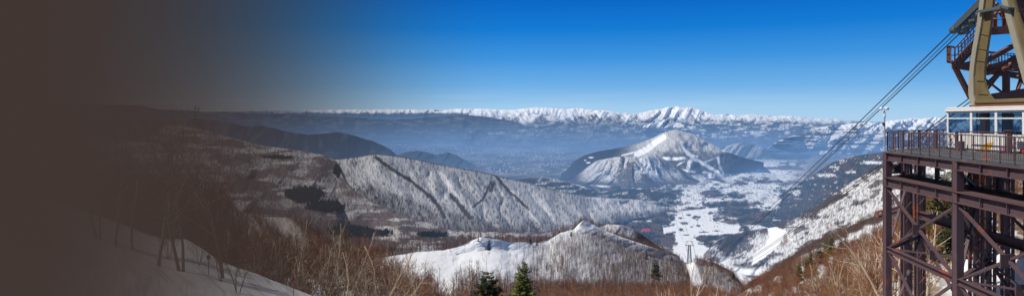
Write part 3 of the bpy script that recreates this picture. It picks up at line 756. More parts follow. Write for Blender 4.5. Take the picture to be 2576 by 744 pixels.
_x = np.arange(800, 1980, 4.0); _a, _d = interp(ft, _x); _k = np.hanning(71); _k /= _k.sum()
_s = np.convolve(np.pad(_a, 35, 'edge'), _k, 'valid')
f2 = [(float(x), float(max(b, a) + 16 + 8 * math.sin(x / 60)), float(d * .94)) for x, a, b, d in zip(_x, _a, _s, _d)]
loft('foreground_snow_ridge', [ft, f2, [(840, 725, 250), (1000, 720, 260), (1100, 715, 270), (1240, 712, 300), (1350, 722, 380), (1500, 722, 500), (1650, 722, 700), (1735, 715, 900), (1800, 735, 1000), (1862, 755, 900), (1940, 800, 800)],
                               [(840, 860, 125), (1240, 860, 128), (1500, 850, 145), (1735, 845, 170), (1940, 870, 180)]], 840, 1940, 1.6, [34, 70, 50], vfix(c_f),
     relief=lambda x, y, v: (0.06 * (fbm((x + y) / 70, (y - x * .4) / 60, 215, 3) - .5) + 0.012 * (fbm((x + y) / 14, y / 10, 216, 3) - .5)) * ss(3.0, 2.4, v), jag=0.8, smooth_px=4, smooth_d=70, back=(22, 1.16), material=M_NEAR)

# ---- near slopes
ht = [(1770, 800, 190), (1830, 756, 230), (1885, 724, 260), (1935, 704, 290), (2001, 670, 330), (2060, 648, 340), (2137, 628, 330), (2197, 603, 300), (2232, 584, 280), (2280, 556, 240), (2326, 532, 200), (2402, 490, 170), (2480, 462, 150), (2576, 440, 140), (2760, 400, 140)]


def c_h(PX, PY, V, X, D):
    s = ss(0.50, 0.64, fbm(PX / 22, PY / 14, 221)) * 0.8
    s = np.maximum(s, ss(2330, 2420, PX) * ss(610, 660, PY + (fbm(PX / 20, PY / 20, 222) - .5) * 60))
    return mixc(mixc((0.16, 0.085, 0.05), (0.22, 0.15, 0.09), fbm(PX / 8, PY / 6, 223)), SNOW, np.clip(s, 0, 1) * 0.97)


loft('near_brown_hillside', [ht, [(1770, 860, 150), (2000, 740, 210), (2137, 690, 200), (2232, 650, 150), (2340, 640, 76), (2420, 636, 52), (2500, 630, 48), (2576, 620, 46), (2760, 600, 45)],
                             [(1770, 950, 90), (2000, 900, 75), (2137, 870, 62), (2232, 810, 48), (2351, 790, 42), (2450, 790, 41), (2576, 800, 38), (2760, 800, 34)],
                             [(1770, 1150, 36), (2137, 1250, 26), (2351, 1300, 22), (2760, 1300, 18)]], 1770, 2760, 2.4, [70, 50, 24], c_h,
     relief=lambda x, y, v: 0.03 * rib(x, y, 224, 40, 1, 3), jag=2, material=M_NEAR)

gt = [(-260, 440, 78), (0, 470, 70), (146, 507, 62), (255, 544, 62), (350, 580, 64), (408, 599, 65), (467, 601, 64), (510, 625, 58), (554, 657, 52), (605, 675, 50), (671, 697, 48), (740, 725, 45), (800, 750, 42), (900, 800, 38), (1020, 880, 34)]
loft('near_snow_slope', [gt, [(-260, 640, 28), (300, 680, 28), (700, 760, 28), (1020, 960, 24)], [(-260, 1000, 10), (1020, 1300, 9)]], -260, 1020, 2.4, [60, 30],
     lambda x, y, v, X, D: mixc(SNOW * np.array((1.0, 0.97, 0.94)), (0.5, 0.47, 0.45), ss(0.5, 0.75, fbm((x - y * 1.1) / 7, (x + y) / 90, 231)) * ss(640, 700, y) * 0.6),
     relief=lambda x, y, v: 0.02 * rib(x, y, 232, 60, 1.2, 3) + 0.004 * (fbm((x - y * 1.1) / 6, (x + y) / 70, 233) - .5), jag=3, back=(150, 1.5), material=M_NEAR, jscale=40)
nt_ = [(500, 690, 130), (900, 705, 130), (980, 735, 125), (1040, 775, 118), (1110, 830, 122), (1240, 858, 128), (1500, 848, 145), (1735, 843, 170), (1960, 868, 170)]
loft('near_slope', [nt_, [(500, 775, 62), (900, 785, 62), (1040, 860, 62), (1240, 915, 62), (1960, 930, 75)], [(500, 1150, 24), (1960, 1150, 26)], [(500, 1600, 9), (1960, 1600, 9)]], 500, 1960, 4, [30, 20, 14],
     lambda x, y, v, X, D: mixc((0.15, 0.085, 0.055), SNOW, ss(0.42, 0.6, fbm(x / 40, y / 20, 241)) * 0.9), relief=lambda x, y, v: 0.02 * rib(x, y, 242, 40, 1, 3), back=(40, 1.3), material=M_NEAR)


# ------------------------------------------------------------------ forests (uncountable, far off)
def tmpl_bare(seed, nb, wd, fuzz, nt=0):
    r = np.random.default_rng(seed); V = []; Fc = []; K = []
    def tri(a, b, c, k):
        n = len(V); V.extend([a, b, c]); Fc.append((n, n + 1, n + 2)); K.extend([k] * 3)
    w = wd
    for ang in (0.3, 1.87):
        c, s = math.cos(ang) * w, math.sin(ang) * w
        n = len(V); V.extend([(-c, -s, -0.06), (c, s, -0.06), (c * .35, s * .35, 0.85), (-c * .35, -s * .35, 0.85)]); Fc.extend([(n, n + 1, n + 2), (n, n + 2, n + 3)]); K.extend([0] * 4)
    for i in range(nb):
        z0 = 0.28 + 0.6 * r.random(); a = r.random() * 6.283; L = (0.16 + 0.20 * r.random()) * (1.15 - z0 * .55); up = 0.5 + 0.6 * r.random()
        e = np.array((math.cos(a) * L, math.sin(a) * L, z0 + L * up)); b = np.array((0, 0, z0)); sd = np.array((-math.sin(a), math.cos(a), 0)) * w * 0.35
        tri(b - sd, b + sd, e, 1)
        for j in range(nt):
            t = 0.3 + 0.7 * r.random(); p = b * (1 - t) + e * t; q = p + np.array((r.normal() * .07, r.normal() * .07, 0.05 + r.random() * .1))
            sd2 = np.cross(q - p, (r.normal(), r.normal(), r.normal())); sd2 = sd2 / (np.linalg.norm(sd2) + 1e-9) * w * 0.16
            tri(p - sd2, p + sd2, q, 2)
        for j in range(fuzz):
            p = b * .35 + e * .65 + r.normal(size=3) * 0.05
            tri(p + r.normal(size=3) * 0.035, p + r.normal(size=3) * 0.035, p + r.normal(size=3) * 0.05, 2)
    return np.array(V, float), np.array(Fc), np.array(K)


def tmpl_conifer(seed, tiers, wide):
    r = np.random.default_rng(seed); V = []; Fc = []; K = []
    for t in range(tiers):
        z0 = 0.06 + 0.86 * t / tiers; z1 = min(1.0, z0 + 1.7 / tiers); R = wide * (1 - z0) ** 0.8
        n = 7; a0 = r.random() * 6
        top = len(V); V.append((0, 0, z1)); K.append(2)
        ring = []
        for k in range(n):
            a = a0 + 6.283 * k / n; q = R * (0.65 + 0.6 * r.random())
            ring.append(len(V)); V.append((math.cos(a) * q, math.sin(a) * q, z0 - 0.05 * r.random())); K.append(1 + (k % 2))
        for k in range(n): Fc.append((ring[k], ring[(k + 1) % n], top))
    return np.array(V, float), np.array(Fc), np.array(K)


def forest(name, pts, hgt, tm, cols, rng, label, seed=0, lean=0.05):
    if len(pts) == 0: return
    Vs = []; Fs = []; Cs = []; off = 0
    which = rng.integers(0, len(tm), len(pts))
    for k, (V, Fc, K) in enumerate(tm):
        p = pts[which == k]; n = len(p)
        if n == 0: continue
        h = rng.uniform(hgt[0], hgt[1], n) * rng.uniform(.8, 1.1, n); a = rng.random(n) * 6.283; c, s = np.cos(a), np.sin(a)
        x = V[:, 0][None] * c[:, None] - V[:, 1][None] * s[:, None]; y = V[:, 0][None] * s[:, None] + V[:, 1][None] * c[:, None]; z = np.tile(V[:, 2], (n, 1))
        lx = rng.normal(0, lean, n)[:, None]; ly = rng.normal(0, lean, n)[:, None]
        x = x + lx * z; y = y + ly * z
        W = np.stack([x, y, z], -1) * h[:, None, None] + p[:, None, :]
        Vs.append(W.reshape(-1, 3)); Fs.append((Fc[None] + (np.arange(n) * len(V))[:, None, None] + off).reshape(-1, 3)); off += n * len(V)
        cc = np.array(cols)[:, K]  if False else np.array([cols[i] for i in K])
        t = rng.uniform(0.65, 1.4, (n, 1, 1)) * (1 + 0.15 * rng.normal(size=(n, 1, 3)))
        Cs.append(np.clip(cc[None] * t, 0.004, 0.9).reshape(-1, 3))
    o = link(name, np_mesh(name, np.concatenate(Vs), np.concatenate(Fs), [M_FOREST], np.concatenate(Cs)))
    tag(o, label, 'woodland', kind='stuff')
    return o


rng = np.random.default_rng(7)
FAR_B = [tmpl_bare(300 + k, 5, 0.016, 1) for k in range(4)]
MID_B = [tmpl_bare(320 + k, 16, 0.013, 0, 5) for k in range(5)]
NEAR_B = [tmpl_bare(340 + k, 34, 0.011, 0, 9) for k in range(5)]
FAR_C = [tmpl_conifer(360 + k, 4, 0.22) for k in range(3)]
MID_C = [tmpl_conifer(370 + k, 9, 0.24) for k in range(3)]
BC = [(0.105, 0.082, 0.076), (0.095, 0.070, 0.066), (0.085, 0.060, 0.058)]
WC = [(0.33, 0.31, 0.285), (0.28, 0.26, 0.24), (0.22, 0.20, 0.185)]
RC = [(0.33, 0.22, 0.15), (0.28, 0.145, 0.09), (0.235, 0.105, 0.06)]
TC = [(0.17, 0.12, 0.095), (0.15, 0.095, 0.075), (0.14, 0.075, 0.055)]
CC = [(0.028, 0.040, 0.030), (0.028, 0.042, 0.032), (0.042, 0.060, 0.044)]


def conmask(PX, PY, lst, sd=156):
    q = np.zeros_like(PX)
    for x, y, rx, ry in lst:
        q = np.maximum(q, ss(1.15, 0.9, np.hypot((PX - x) / rx, (PY - y) / ry) + (fbm(PX / 6, PY / 4, sd) - .5) * 0.9))
    return q


forest('white_ridge_wood', scatter('white_ridge', lambda x, y, v, W: (0.026 + 0.012 * ss(0.5, 0.9, v)) * (v > -0.25) + 0.02 * (v < 0.03) * (v > -0.2), rng, 110000), (4.5, 7.5), FAR_B, WC, rng, 'sparse bare trees covering the long white ridge in mid distance')
forest('mountain_wood', scatter('forested_mountain', lambda x, y, v, W: (0.003 + 0.013 * e_forest(x, y)) * (v > -0.1) * (x > 250) * (1 - conmask(x, y, CONP)), rng, 110000), (8, 13), FAR_B, BC, rng, 'dense bare purple-brown wood on the dark mountain at left')
forest('mountain_conifer_wood', scatter('forested_mountain', lambda x, y, v, W: 0.02 * conmask(x, y, CONP) * (v > 0), rng, 9000), (12, 19), FAR_C, CC, rng, 'dark blue-green conifer plantation in the valley below the white ridge')
forest('cone_spur_wood', scatter('low_wooded_hills', lambda x, y, v, W: 0.004 * (v > 0), rng, 9000), (12, 18), FAR_C, CC, rng, 'dark wood on the low hills behind the white ridge')
forest('cone_wood', scatter('cone_mountain', lambda x, y, v, W: 0.0045 * (v > 0) * (y < 440) * (seg_dist(x, y, RUNS[0][0]) > 6) * (1 - 0.7 * (x > 1600) * (vn(x / 6, y / 5, 88) > .5)), rng, 30000), (9, 14), FAR_B, [(0.075, 0.068, 0.066)] * 3, rng, 'wood covering the cone mountain around its ski runs')
forest('spur_wood', scatter('cone_mountain_spur', lambda x, y, v, W: 0.005 * (v > 0), rng, 14000), (9, 14), FAR_B, [(0.08, 0.07, 0.068)] * 3, rng, 'thin wood on the ribbed spur in front of the cone mountain')
pl = lambda x, y: dark_all(x, y) * ss(430, 450, y) * ss(1440, 1500, x) * (y < 650) * (x < 1985) * ~inpoly(x, y, PISTE)
forest('valley_wood', scatter('valley_plain', lambda x, y, v, W: 0.006 * pl(x, y) * (fbm(x / 14, y / 6, 67) <= 0.54), rng, 45000), (9, 14), FAR_B, BC, rng, 'bare brown woods around the snowy valley village')
forest('valley_conifer_wood', scatter('valley_plain', lambda x, y, v, W: 0.005 * pl(x, y) * (fbm(x / 14, y / 6, 67) > 0.52) + 0.00006 * (y > 445) * (x > 1600) * (x < 2000) * (y < 600), rng, 32000), (11, 18), FAR_C, CC, rng, 'dark conifer groves around the snowy valley village')
forest('slope_wood', scatter('wooded_valley_slope', lambda x, y, v, W: 0.003 * (v > 0) * (y > 400) * (fbm(x / 14, y / 4, 124) < .7), rng, 16000), (10, 16), FAR_C, [(0.04, 0.045, 0.042)] * 3, rng, 'dark wood on the low slope at the right of the valley')


def j_d(x, y, v, W):
    n = fbm(x / 28 + y / 30, y / 16, 192, 4)
    return (0.007 + 0.012 * ss(0.54, 0.66, n) + 0.02 * (v < 0.03)) * (v > -0.15) * (1 - ss(0.80, 0.9, v) * (x < 1980)) * (~inpoly(x, y, [(1930, 572), (1955, 570), (1972, 580), (1970, 600), (1950, 625), (1920, 650), (1890, 668), (1895, 640), (1925, 615), (1935, 590)]))


forest('gully_slope_wood', scatter('snowy_gully_slope', j_d, rng, 36000), (7, 11), FAR_B, [(0.26, 0.24, 0.24), (0.16, 0.13, 0.13), (0.095, 0.075, 0.072)], rng, 'frosted bare trees on the snowy slope beyond the gully')
forest('gully_slope_conifers', scatter('snowy_gully_slope', lambda x, y, v, W: 0.006 * conmask(x, y, ((1850, 600, 22, 9), (1835, 615, 16, 8), (1885, 588, 14, 5), (1960, 545, 60, 4))), rng, 3000), (9, 14), FAR_C, CC, rng, 'dark conifers on the wooded bluff beside the ski piste')
forest('gully_spur_wood', scatter('wooded_gully_spur', lambda x, y, v, W: 0.03 * (v > -0.12) * (1 - 0.7 * ss(0.18, 0.30, v + (fbm(x / 22, y / 14, 201) - .5) * .25) * ss(1980, 2030, x)) * ss(1.0, 0.7, v), rng, 9000), (7, 10), MID_B, TC, rng, 'grey-brown bare wood on the spur above the gully')
forest('left_spur_wood', scatter('wooded_spurs', lambda x, y, v, W: 0.02 * (v > -0.12) * (v < 0.75) * ss(-.02, .12, -rib(x, y, 171, 45, -0.5, 3) + 0.08 + 0.3 * v), rng, 9000), (7, 11), MID_B, TC, rng, 'brown bare wood on the close spurs at left')
forest('knoll_wood', scatter('back_knoll', lambda x, y, v, W: 0.015 * (v > -0.2) + 0.03 * (v > 0.3), rng, 4000), (8, 12), FAR_B, BC, rng, 'bare wood on the small knoll behind the snow ridge')
SHEETS['foreground_snow_ridge']['V'] = vmap(SHEETS['foreground_snow_ridge']['V'])
bck = scatter('foreground_snow_ridge', lambda x, y, v, W: (0.030 * (v < -0.10) * (v > -0.75) * (x < 1718) + 0.012 * (x > 1745) * (v < 0.35)) * (1 - ss(16, 8, seg_dist(x, y, [(1733, 655), (1742, 700)]))), rng, 9000)
forest('ridge_back_wood', bck, (9, 13), MID_B, [(0.20, 0.13, 0.10), (0.17, 0.10, 0.075), (0.14, 0.075, 0.055)], rng, 'brown bare wood along the far side of the foreground snow ridge')

# ------------------------------------------------------------------ single trees
def chain(r, p, d, L, r0, r1, n, wander, lift):
    pts = [p.copy()]; rad = [r0]; d = d.normalized()
    for i in range(n):
        d = (d + Vector((r.gauss(0, wander), r.gauss(0, wander), r.gauss(0, wander) + lift))).normalized()
        pts.append(pts[-1] + d * (L / n)); rad.append(r0 + (r1 - r0) * (i + 1) / n)
    return pts, rad


def off(r, d, ang):
    a = d.orthogonal().normalized(); a.rotate(Matrix.Rotation(r.random() * 6.283, 3, d)); v = d * math.cos(ang) + a * math.sin(ang)
    return v.normalized()


def tree_meshes(name, seed, H, stems, n1, n2, n3, spread, rad, mats, lift=0.06, wander=0.10, l1=0.42, rmin=0.012, cut=1):
    r = random.Random(seed); tr = MB(); cr = MB()
    for s in range(stems):
        a = 6.283 * (s + r.random() * .6) / stems; sp = spread * (0.4 + r.random() * .8)
        d = Vector((math.cos(a) * math.sin(sp), math.sin(a) * math.sin(sp), math.cos(sp)))
        Ls = H * (0.80 + .25 * r.random())
        pts, rd = chain(r, Vector((math.cos(a) * .08 * (stems > 1), math.sin(a) * .08 * (stems > 1), -0.5)), d, Ls + .5, rad * (1 - .12 * s), rad * .16, 9, wander * .7, lift * .6)
        tr.tube(pts, rd, 6)
        for i in range(n1):
            t = 0.22 + 0.76 * (i + r.random()) / n1; k = t * (len(pts) - 1); j = min(int(k), len(pts) - 2); p = pts[j].lerp(pts[j + 1], k - j); dd = (pts[j + 1] - pts[j]).normalized()
            L1 = H * l1 * (1.12 - t * .8) * (0.7 + .6 * r.random()); r1 = max(rad * .42 * (1.1 - t * .7), rmin)
            p1, q1 = chain(r, p, off(r, dd, 0.55 + .35 * r.random()), L1, r1, rmin * .8, 5, wander, lift)
            (tr if cut >= 1 else cr).tube(p1, q1, 4)
            for i2 in range(n2):
                t2 = 0.2 + 0.8 * (i2 + r.random()) / n2; k = t2 * (len(p1) - 1); j = min(int(k), len(p1) - 2); pp = p1[j].lerp(p1[j + 1], k - j); dd = (p1[j + 1] - p1[j]).normalized()
                L2 = L1 * .5 * (0.6 + .7 * r.random())
                p2, q2 = chain(r, pp, off(r, dd, 0.5 + .4 * r.random()), L2, max(r1 * .45, rmin), rmin * .6, 3, wander * 1.3, lift)
                (tr if cut >= 2 and i2 % 2 == 0 else cr).tube(p2, q2, 3)
                for i3 in range(n3):
                    t3 = 0.15 + .85 * r.random(); k = t3 * (len(p2) - 1); j = min(int(k), len(p2) - 2); pp = p2[j].lerp(p2[j + 1], k - j); dd = (p2[j + 1] - p2[j]).normalized()
                    p3, q3 = chain(r, pp, off(r, dd, 0.45 + .5 * r.random()), L2 * .75 * (.5 + .8 * r.random()), rmin * .8, rmin * .35, 2, wander * 1.5, lift * 1.2)
                    cr.tube(p3, q3, 2)
    t = tr.build('trunk', mats[0], smooth=True); c = cr.build('crown', mats[1])
    mt, mc = t.data, c.data
    bpy.data.objects.remove(t); bpy.data.objects.remove(c)
    return mt, mc


def conifer_meshes(seed, H, wide, mats, whorls=15, nb=8, crook=0.0):
    r = random.Random(seed); tr = MB(); cr = MB()
    tr.tube([(0, 0, -0.5), (0, 0, H * .5), (0, 0, H * .98)], [H * .022, H * .014, 0.01], 6)
    for w in range(whorls):
        t = 0.06 + 0.92 * w / whorls; a0 = r.random() * 6
        for k in range(nb if t < .8 else nb - 3):
            a = a0 + 6.283 * k / nb + r.gauss(0, .2); L = wide * H * (1.02 - t) ** .8 * (0.55 + .65 * r.random()) + 0.03 * H
            z = t * H + r.gauss(0, .02 * H); dr = Vector((math.cos(a), math.sin(a), 0.15 - 0.45 * (1 - t) + crook * r.gauss(0, 1))); sd = Vector((-math.sin(a), math.cos(a), 0))
            tr.tube([(0, 0, z), Vector((0, 0, z)) + dr * L * .8], [0.02 * (1.2 - t), 0.008], 3)
            ns = 7
            for i in range(ns):
                u = 0.18 + 0.82 * i / ns; p = Vector((0, 0, z)) + dr * L * u + Vector((0, 0, 0.16 * L * u * u))
                for sgn in (-1, 1):
                    for q in range(2):
                        e = p + (sd * sgn * (0.7 + .5 * r.random()) + dr * .8).normalized() * L * (0.36 * (1.15 - u * .65)) + Vector((0, 0, r.gauss(-.03, .07) * L))
                        n = (dr * .25 * L / ns * 2.2); up = Vector((0, 0, r.gauss(0.03, .05) * L))
                        cr.add([p - n * .8, p + n, e + up, e - n * .6], [(0, 1, 2), (0, 2, 3)])
    t = tr.build('trunk', mats[0]); c = cr.build('crown', mats[1]); mt, mc = t.data, c.data
    bpy.data.objects.remove(t); bpy.data.objects.remove(c)
    return mt, mc


def plant(name, cat, label, meshes, loc, rz, sc, group=None):
    e = empty(name, loc, label, cat, group, rz); e.scale = (sc, sc, sc)
    t = link('trunk', meshes[0], e); c = link('crown', meshes[1], e)
    return e


BIRCH = [tree_meshes('birch', 20 + k, 8.5, 2 + k % 3, 7, 4, 4, 0.30, 0.135, (M_BIRCH, M_TWIG if k % 2 else M_TWIG2), lift=0.05, wander=0.13, l1=0.40, rmin=0.016, cut=2) for k in range(5)]
SLOPE = [tree_meshes('slope', 70 + k, 8.5, 1 + k % 2, 9, 5, 4, 0.10, 0.10, (M_BIRCH, M_TWIG), lift=0.07, wander=0.12, l1=0.38, rmin=0.015, cut=2) for k in range(3)]
BROWN = [tree_meshes('brown', 50 + k, 7.5, 3 + k % 3, 9, 6, 5, 0.34, 0.06, (M_TWIG2 if k % 2 else M_BARK, M_TWIG), lift=0.10, wander=0.10, l1=0.36, rmin=0.013, cut=1) for k in range(5)]
SLIM = [tree_meshes('slim', 80 + k, 8.0, 1 + k % 2, 9, 5, 3, 0.16, 0.085, (M_BARK, M_TWIG), lift=0.08, wander=0.11, l1=0.34, rmin=0.018, cut=1) for k in range(4)]
LARCH = tree_meshes('larch', 99, 12.0, 1, 34, 4, 3, 0.02, 0.12, (M_BARK, M_TWIG), lift=0.02, wander=0.06, l1=0.16, rmin=0.012, cut=0)
FIR = [conifer_meshes(5 + k, 7.0, 0.30, (M_BARK, M_NEEDLE)) for k in range(2)]
FIRD = [conifer_meshes(15 + k, 7.0, 0.22 + 0.07 * k, (M_BARK, M_NEEDLE2), 14, 7, 0.06) for k in range(2)]
PINE = conifer_meshes(31, 6.0, 0.52, (M_BARK, M_NEEDLE2), 12, 9, 0.15)
R = random.Random(11)
nxt = {}


def pick(kind, lst): nxt[kind] = nxt.get(kind, -1) + 1; return lst[nxt[kind] % len(lst)]


def on(sheet, px, d, sink=0.0):
    return Vector(((px - CX) / F * d, d, ray_ground(sheet, px, d) - sink))


def on_px(sheet, px, py):
    S = SHEETS[sheet]; j = int(np.argmin(abs(S['PX'][0] - px))); col = S['PY'][:, j]; w = S['V'][:, j] >= 0
    i = int(np.argmin(np.where(w, abs(col - py), 1e9))); return Vector(S['W'][i, j])


G_L = 'pale birches of the thicket at lower left'
G_T = 'brown trees of the thicket at lower left'
# birches of the left thicket: bases in the gully just past the snow edge
for px, d, h in ((668, 52, .95), (700, 60, 1.0), (716, 70, 1.1), (742, 49, .90), (765, 64, 1.05), (788, 54, 1.0), (812, 60, .98), (830, 76, 1.15), (846, 50, .86), (868, 64, 1.05), (884, 56, .95), (905, 72, 1.1), (922, 52, .86), (940, 62, .95),
                 (958, 56, .9), (975, 68, 1.0), (992, 60, .88), (1010, 74, .95), (1030, 66, .9), (1052, 78, .95), (640, 74, 1.05), (610, 66, .95), (655, 84, 1.1), (1075, 84, .9)):
    plant('birch_tree', 'birch tree', 'pale bare birch in the dense thicket along the lower left edge', pick('b', BIRCH), on('near_slope', px, d), R.random() * 6.28, h * R.uniform(.82, 1.0), G_L)
for i in range(85):
    px = R.uniform(590, 1130); d = R.uniform(70, 126) if px < 1000 else R.uniform(74, 118)
    plant('bare_tree', 'bare tree', 'red-brown bare tree massed in the thicket at lower left', pick('t', BROWN), on('near_slope', px, d), R.random() * 6.28, R.uniform(.75, 1.1) * (1 if px < 950 else .9), G_T)
# trees standing on the near snow slope
for px, py, h, lb in ((397, 668, 1.05, 'forked slim birch standing third from the right on the near snow slope'), (461, 682, .98, 'second birch from the right on the near snow slope, wide fine crown'),
                      (335, 628, .95, 'bare tree left of the forked birch on the near snow slope'), (292, 620, 1.0, 'bare tree standing on the dim near snow slope, fifth from its right end'),
                      (251, 602, 1.05, 'bare tree farthest left on the dim near snow slope'), (562, 700, .98, 'rightmost birch rooted in the near snow slope, by the thicket')):
    plant('birch_tree', 'birch tree', lb, pick('sl', SLOPE), on_px('near_snow_slope', px, py), R.random() * 6.28, h)
for px, py, h, lb in ((556, 706, .36, 'leafless shrub beside the rightmost birch on the snow slope'), (600, 735, .40, 'leafless shrub at the bottom edge on the snow slope'), (425, 650, .36, 'leafless shrub between the two birches on the snow slope'), (500, 668, .34, 'leafless shrub on the snow slope near the dark yew')):
    plant('bare_shrub', 'shrub', lb, pick('t', BROWN), on_px('near_snow_slope', px, py), R.random() * 6.28, h)
for i in range(34):
    px = R.uniform(40, 600); e = interp(gt, np.array([px])); d = float(e[1][0]) * R.uniform(1.03, 1.35)
    plant('bare_tree', 'bare tree', 'dim bare tree just beyond the edge of the near snow slope', pick('s', SLIM), on('near_snow_slope', px, d), R.random() * 6.28, R.uniform(.8, 1.1), 'bare trees along the edge of the near snow slope')
for px, d, h, lb in ((540, 62, .75, 'dark dense yew behind the edge of the near snow slope'), (585, 58, .62, 'lower dark conifer beside the yew at the thicket edge')):
    plant('conifer_tree', 'conifer', lb, PINE if px == 540 else FIRD[1], on('near_snow_slope', px, d), 1.0, h)
forest('slope_edge_thicket', scatter('near_snow_slope', lambda x, y, v, W: 0.28 * (v < -0.02) * (v > -0.45) * (x < 640) * (x > -120), rng, 2600), (4.5, 8.5), NEAR_B, [(0.20, 0.12, 0.085), (0.18, 0.10, 0.07), (0.165, 0.078, 0.045)], rng, 'dim leafless thicket behind the edge of the near snow slope')
# bottom centre
plant('fir_tree', 'fir tree', 'bright green fir rising at the bottom centre', FIR[0], P(1315, 776, 62), 0.4, 0.66)
plant('pine_tree', 'pine tree', 'broad dark green pine at the bottom edge, left of the bright fir', PINE, P(1225, 800, 66), 1.4, 0.80)
for i in range(58):
    px = R.uniform(1130, 1830); d = R.uniform(78, 130) if R.random() < .8 else R.uniform(60, 80)
    if abs(px - 1315) < 45 or abs(px - 1225) < 40: d = max(d, 85)
    top = 716 + 8 * math.sin(px / 40) - 14 * (1600 < px < 1790) + R.uniform(-8, 22)
    b = on('near_slope', px, d); h = max(4.0, (HZ - top) / F * d - b.z)
    plant('bare_tree', 'bare tree', 'rust-brown bare treetop along the bottom edge in the centre', pick('t', BROWN), b, R.random() * 6.28, h / 8.2, 'rust-brown treetops along the bottom edge')
for px, d, top, lb in ((1722, 58, 676, 'pale gnarled birch crown rising at the bottom edge below the ropeway tower'), (1650, 66, 706, 'small pale birch crown at the bottom edge, left of the gnarled birch'), (1765, 62, 700, 'pale birch crown at the bottom edge, right of the gnarled birch')):
    b = on('near_slope', px, d); plant('birch_tree', 'birch tree', lb, pick('b', BIRCH), b, R.random() * 6.28, ((HZ - top) / F * d - b.z) / 8.6)
b = P(1927, 830, 95); plant('larch_tree', 'larch tree', 'tall thin bare larch at the bottom edge left of the brown hillside', LARCH, b, 0, (HZ - 640) / F * 95 / 12.0 + 30.0 / 12.0)
b = P(1905, 830, 99); plant('larch_tree', 'larch tree', 'shorter bare larch just left of the tall larch', LARCH, b, 2, ((HZ - 668) / F * 99 + 530 / F * 99) / 12.0)
# brown hillside on the right
NB = 'near_brown_hillside'
hp = scatter(NB, lambda x, y, v, W: 0.075 * (v > -0.2) * (v < 2.0) * (W[..., 1] > 55) * (x < 2700) * (1 - 0.95 * ss(2340, 2430, x) * ss(590, 640, y)), np.random.default_rng(5), 9000)
hp = hp[np.argsort(hp[:, 1] - 0.0)]
pxs = hp[:, 0] / hp[:, 1] * F + CX
near = [p for p, q in zip(hp, pxs) if q < 2570 and p[1] < 200]
R.shuffle(near); nb_h = 66
for p in near[:nb_h]:
    plant('bare_tree', 'bare tree', 'rust-brown bare tree on the steep hillside left of the station', pick('t', BROWN), p, R.random() * 6.28, R.uniform(.62, .95), 'rust-brown trees on the near hillside')
rest = np.array(near[nb_h:] + [p for p, q in zip(hp, pxs) if not (q < 2570 and p[1] < 200)])
forest('hillside_thicket', rest, (3.8, 6.0), NEAR_B, RC, rng, 'rust-brown leafless thicket covering the near hillside at right')
for px, py, h in ((2075, 735, .95), (2050, 742, .85), (2110, 728, .95), (2138, 742, .9), (2165, 715, .95), (2190, 738, .9), (2025, 738, .8), (2215, 700, .9), (2150, 690, .85), (2095, 700, .7), (1985, 745, .7), (2245, 690, .8), (2262, 715, .8), (2285, 735, .85), (2200, 670, .6), (2320, 745, .7), (2235, 740, .9), (2130, 760, 1.0), (2080, 770, 1.0), (2180, 765, 1.0)):
    plant('birch_tree', 'birch tree', 'pale spreading birch on the brown hillside left of the station', pick('b', BIRCH), on_px(NB, px, py + 40), R.random() * 6.28, h * 1.1, 'pale birches on the near hillside')
for px, py, h, lb in ((2078, 638, .9, 'leftmost small conifer of the row along the brown hillside edge'), (2092, 634, 1.1, 'taller conifer in the row along the brown hillside edge'), (2128, 622, 1.0, 'rightmost olive conifer in the row along the hillside edge'), (2060, 655, .9, 'olive conifer below the row on the hillside edge'),
                      (2040, 672, .9, 'small conifer on the hillside between the larch and the row'), (2010, 700, .8, 'low olive conifer right of the tall larch'), (2030, 690, .8, 'olive conifer beside the low one, right of the larch'), (2115, 628, .8, 'small conifer tucked among the row on the hillside edge')):
    q = on_px(NB, px, py + 8); plant('conifer_tree', 'conifer', lb, pick('f', FIR + FIRD), q, R.random() * 6.28, h * 1.35)
for px, py, h, lb, me in ((2376, 640, 1.05, 'big green fir behind the station columns', FIR[1]), (2345, 655, .72, 'smaller green fir left of the big one behind the columns', FIR[0]), (2415, 652, .8, 'dark fir right of the big fir behind the columns', FIRD[1]), (2295, 655, .55, 'olive fir seen between the two left station columns', FIR[1]), (2240, 700, .6, 'olive fir low on the hillside beside the station corner column', FIR[0]), (2330, 690, .6, 'low green fir below the big fir under the station', FIR[0])):
    plant('fir_tree', 'fir tree', lb, me, on_px(NB, px, py), R.random() * 6.28, h * 1.15)
# trees on the foreground ridge
FR = 'foreground_snow_ridge'
fp = scatter(FR, lambda x, y, v, W: (0.070 * f_dens(x, y, v) + 0.0022 * (x > 1120) * (v < 1.1)) * (v > 0.0) * (x > 985), np.random.default_rng(9), 14000)
fq = scatter(FR, lambda x, y, v, W: 0.03 * (f_dens(x, y, v) > .35) * (v > 1.0) * (x > 985), np.random.default_rng(10), 4000)
cand = fp[np.argsort(fp[:, 1])]; vis = [i for i, p in enumerate(cand) if p[2] / p[1] > -0.262]
take = set(vis[::max(1, len(vis) // 300)][:56])
for i in sorted(take):
    p = cand[i]
    plant('bare_tree', 'bare tree', 'slim dark bare tree on the flank of the foreground snow ridge', pick('s', SLIM), p, R.random() * 6.28, R.uniform(.75, 1.15), 'slim bare trees on the foreground snow ridge')
forest('ridge_flank_wood', np.array([p for i, p in enumerate(cand) if i not in take]), (6, 9), MID_B, [(0.10, 0.068, 0.055), (0.11, 0.066, 0.05), (0.125, 0.066, 0.045)], rng, 'slim bare wood over the flank of the foreground snow ridge')
forest('ridge_foot_thicket', fq, (5, 8), NEAR_B, [(0.24, 0.16, 0.12), (0.20, 0.12, 0.085), (0.17, 0.09, 0.06)], rng, 'tan bare thicket at the foot of the foreground snow ridge')
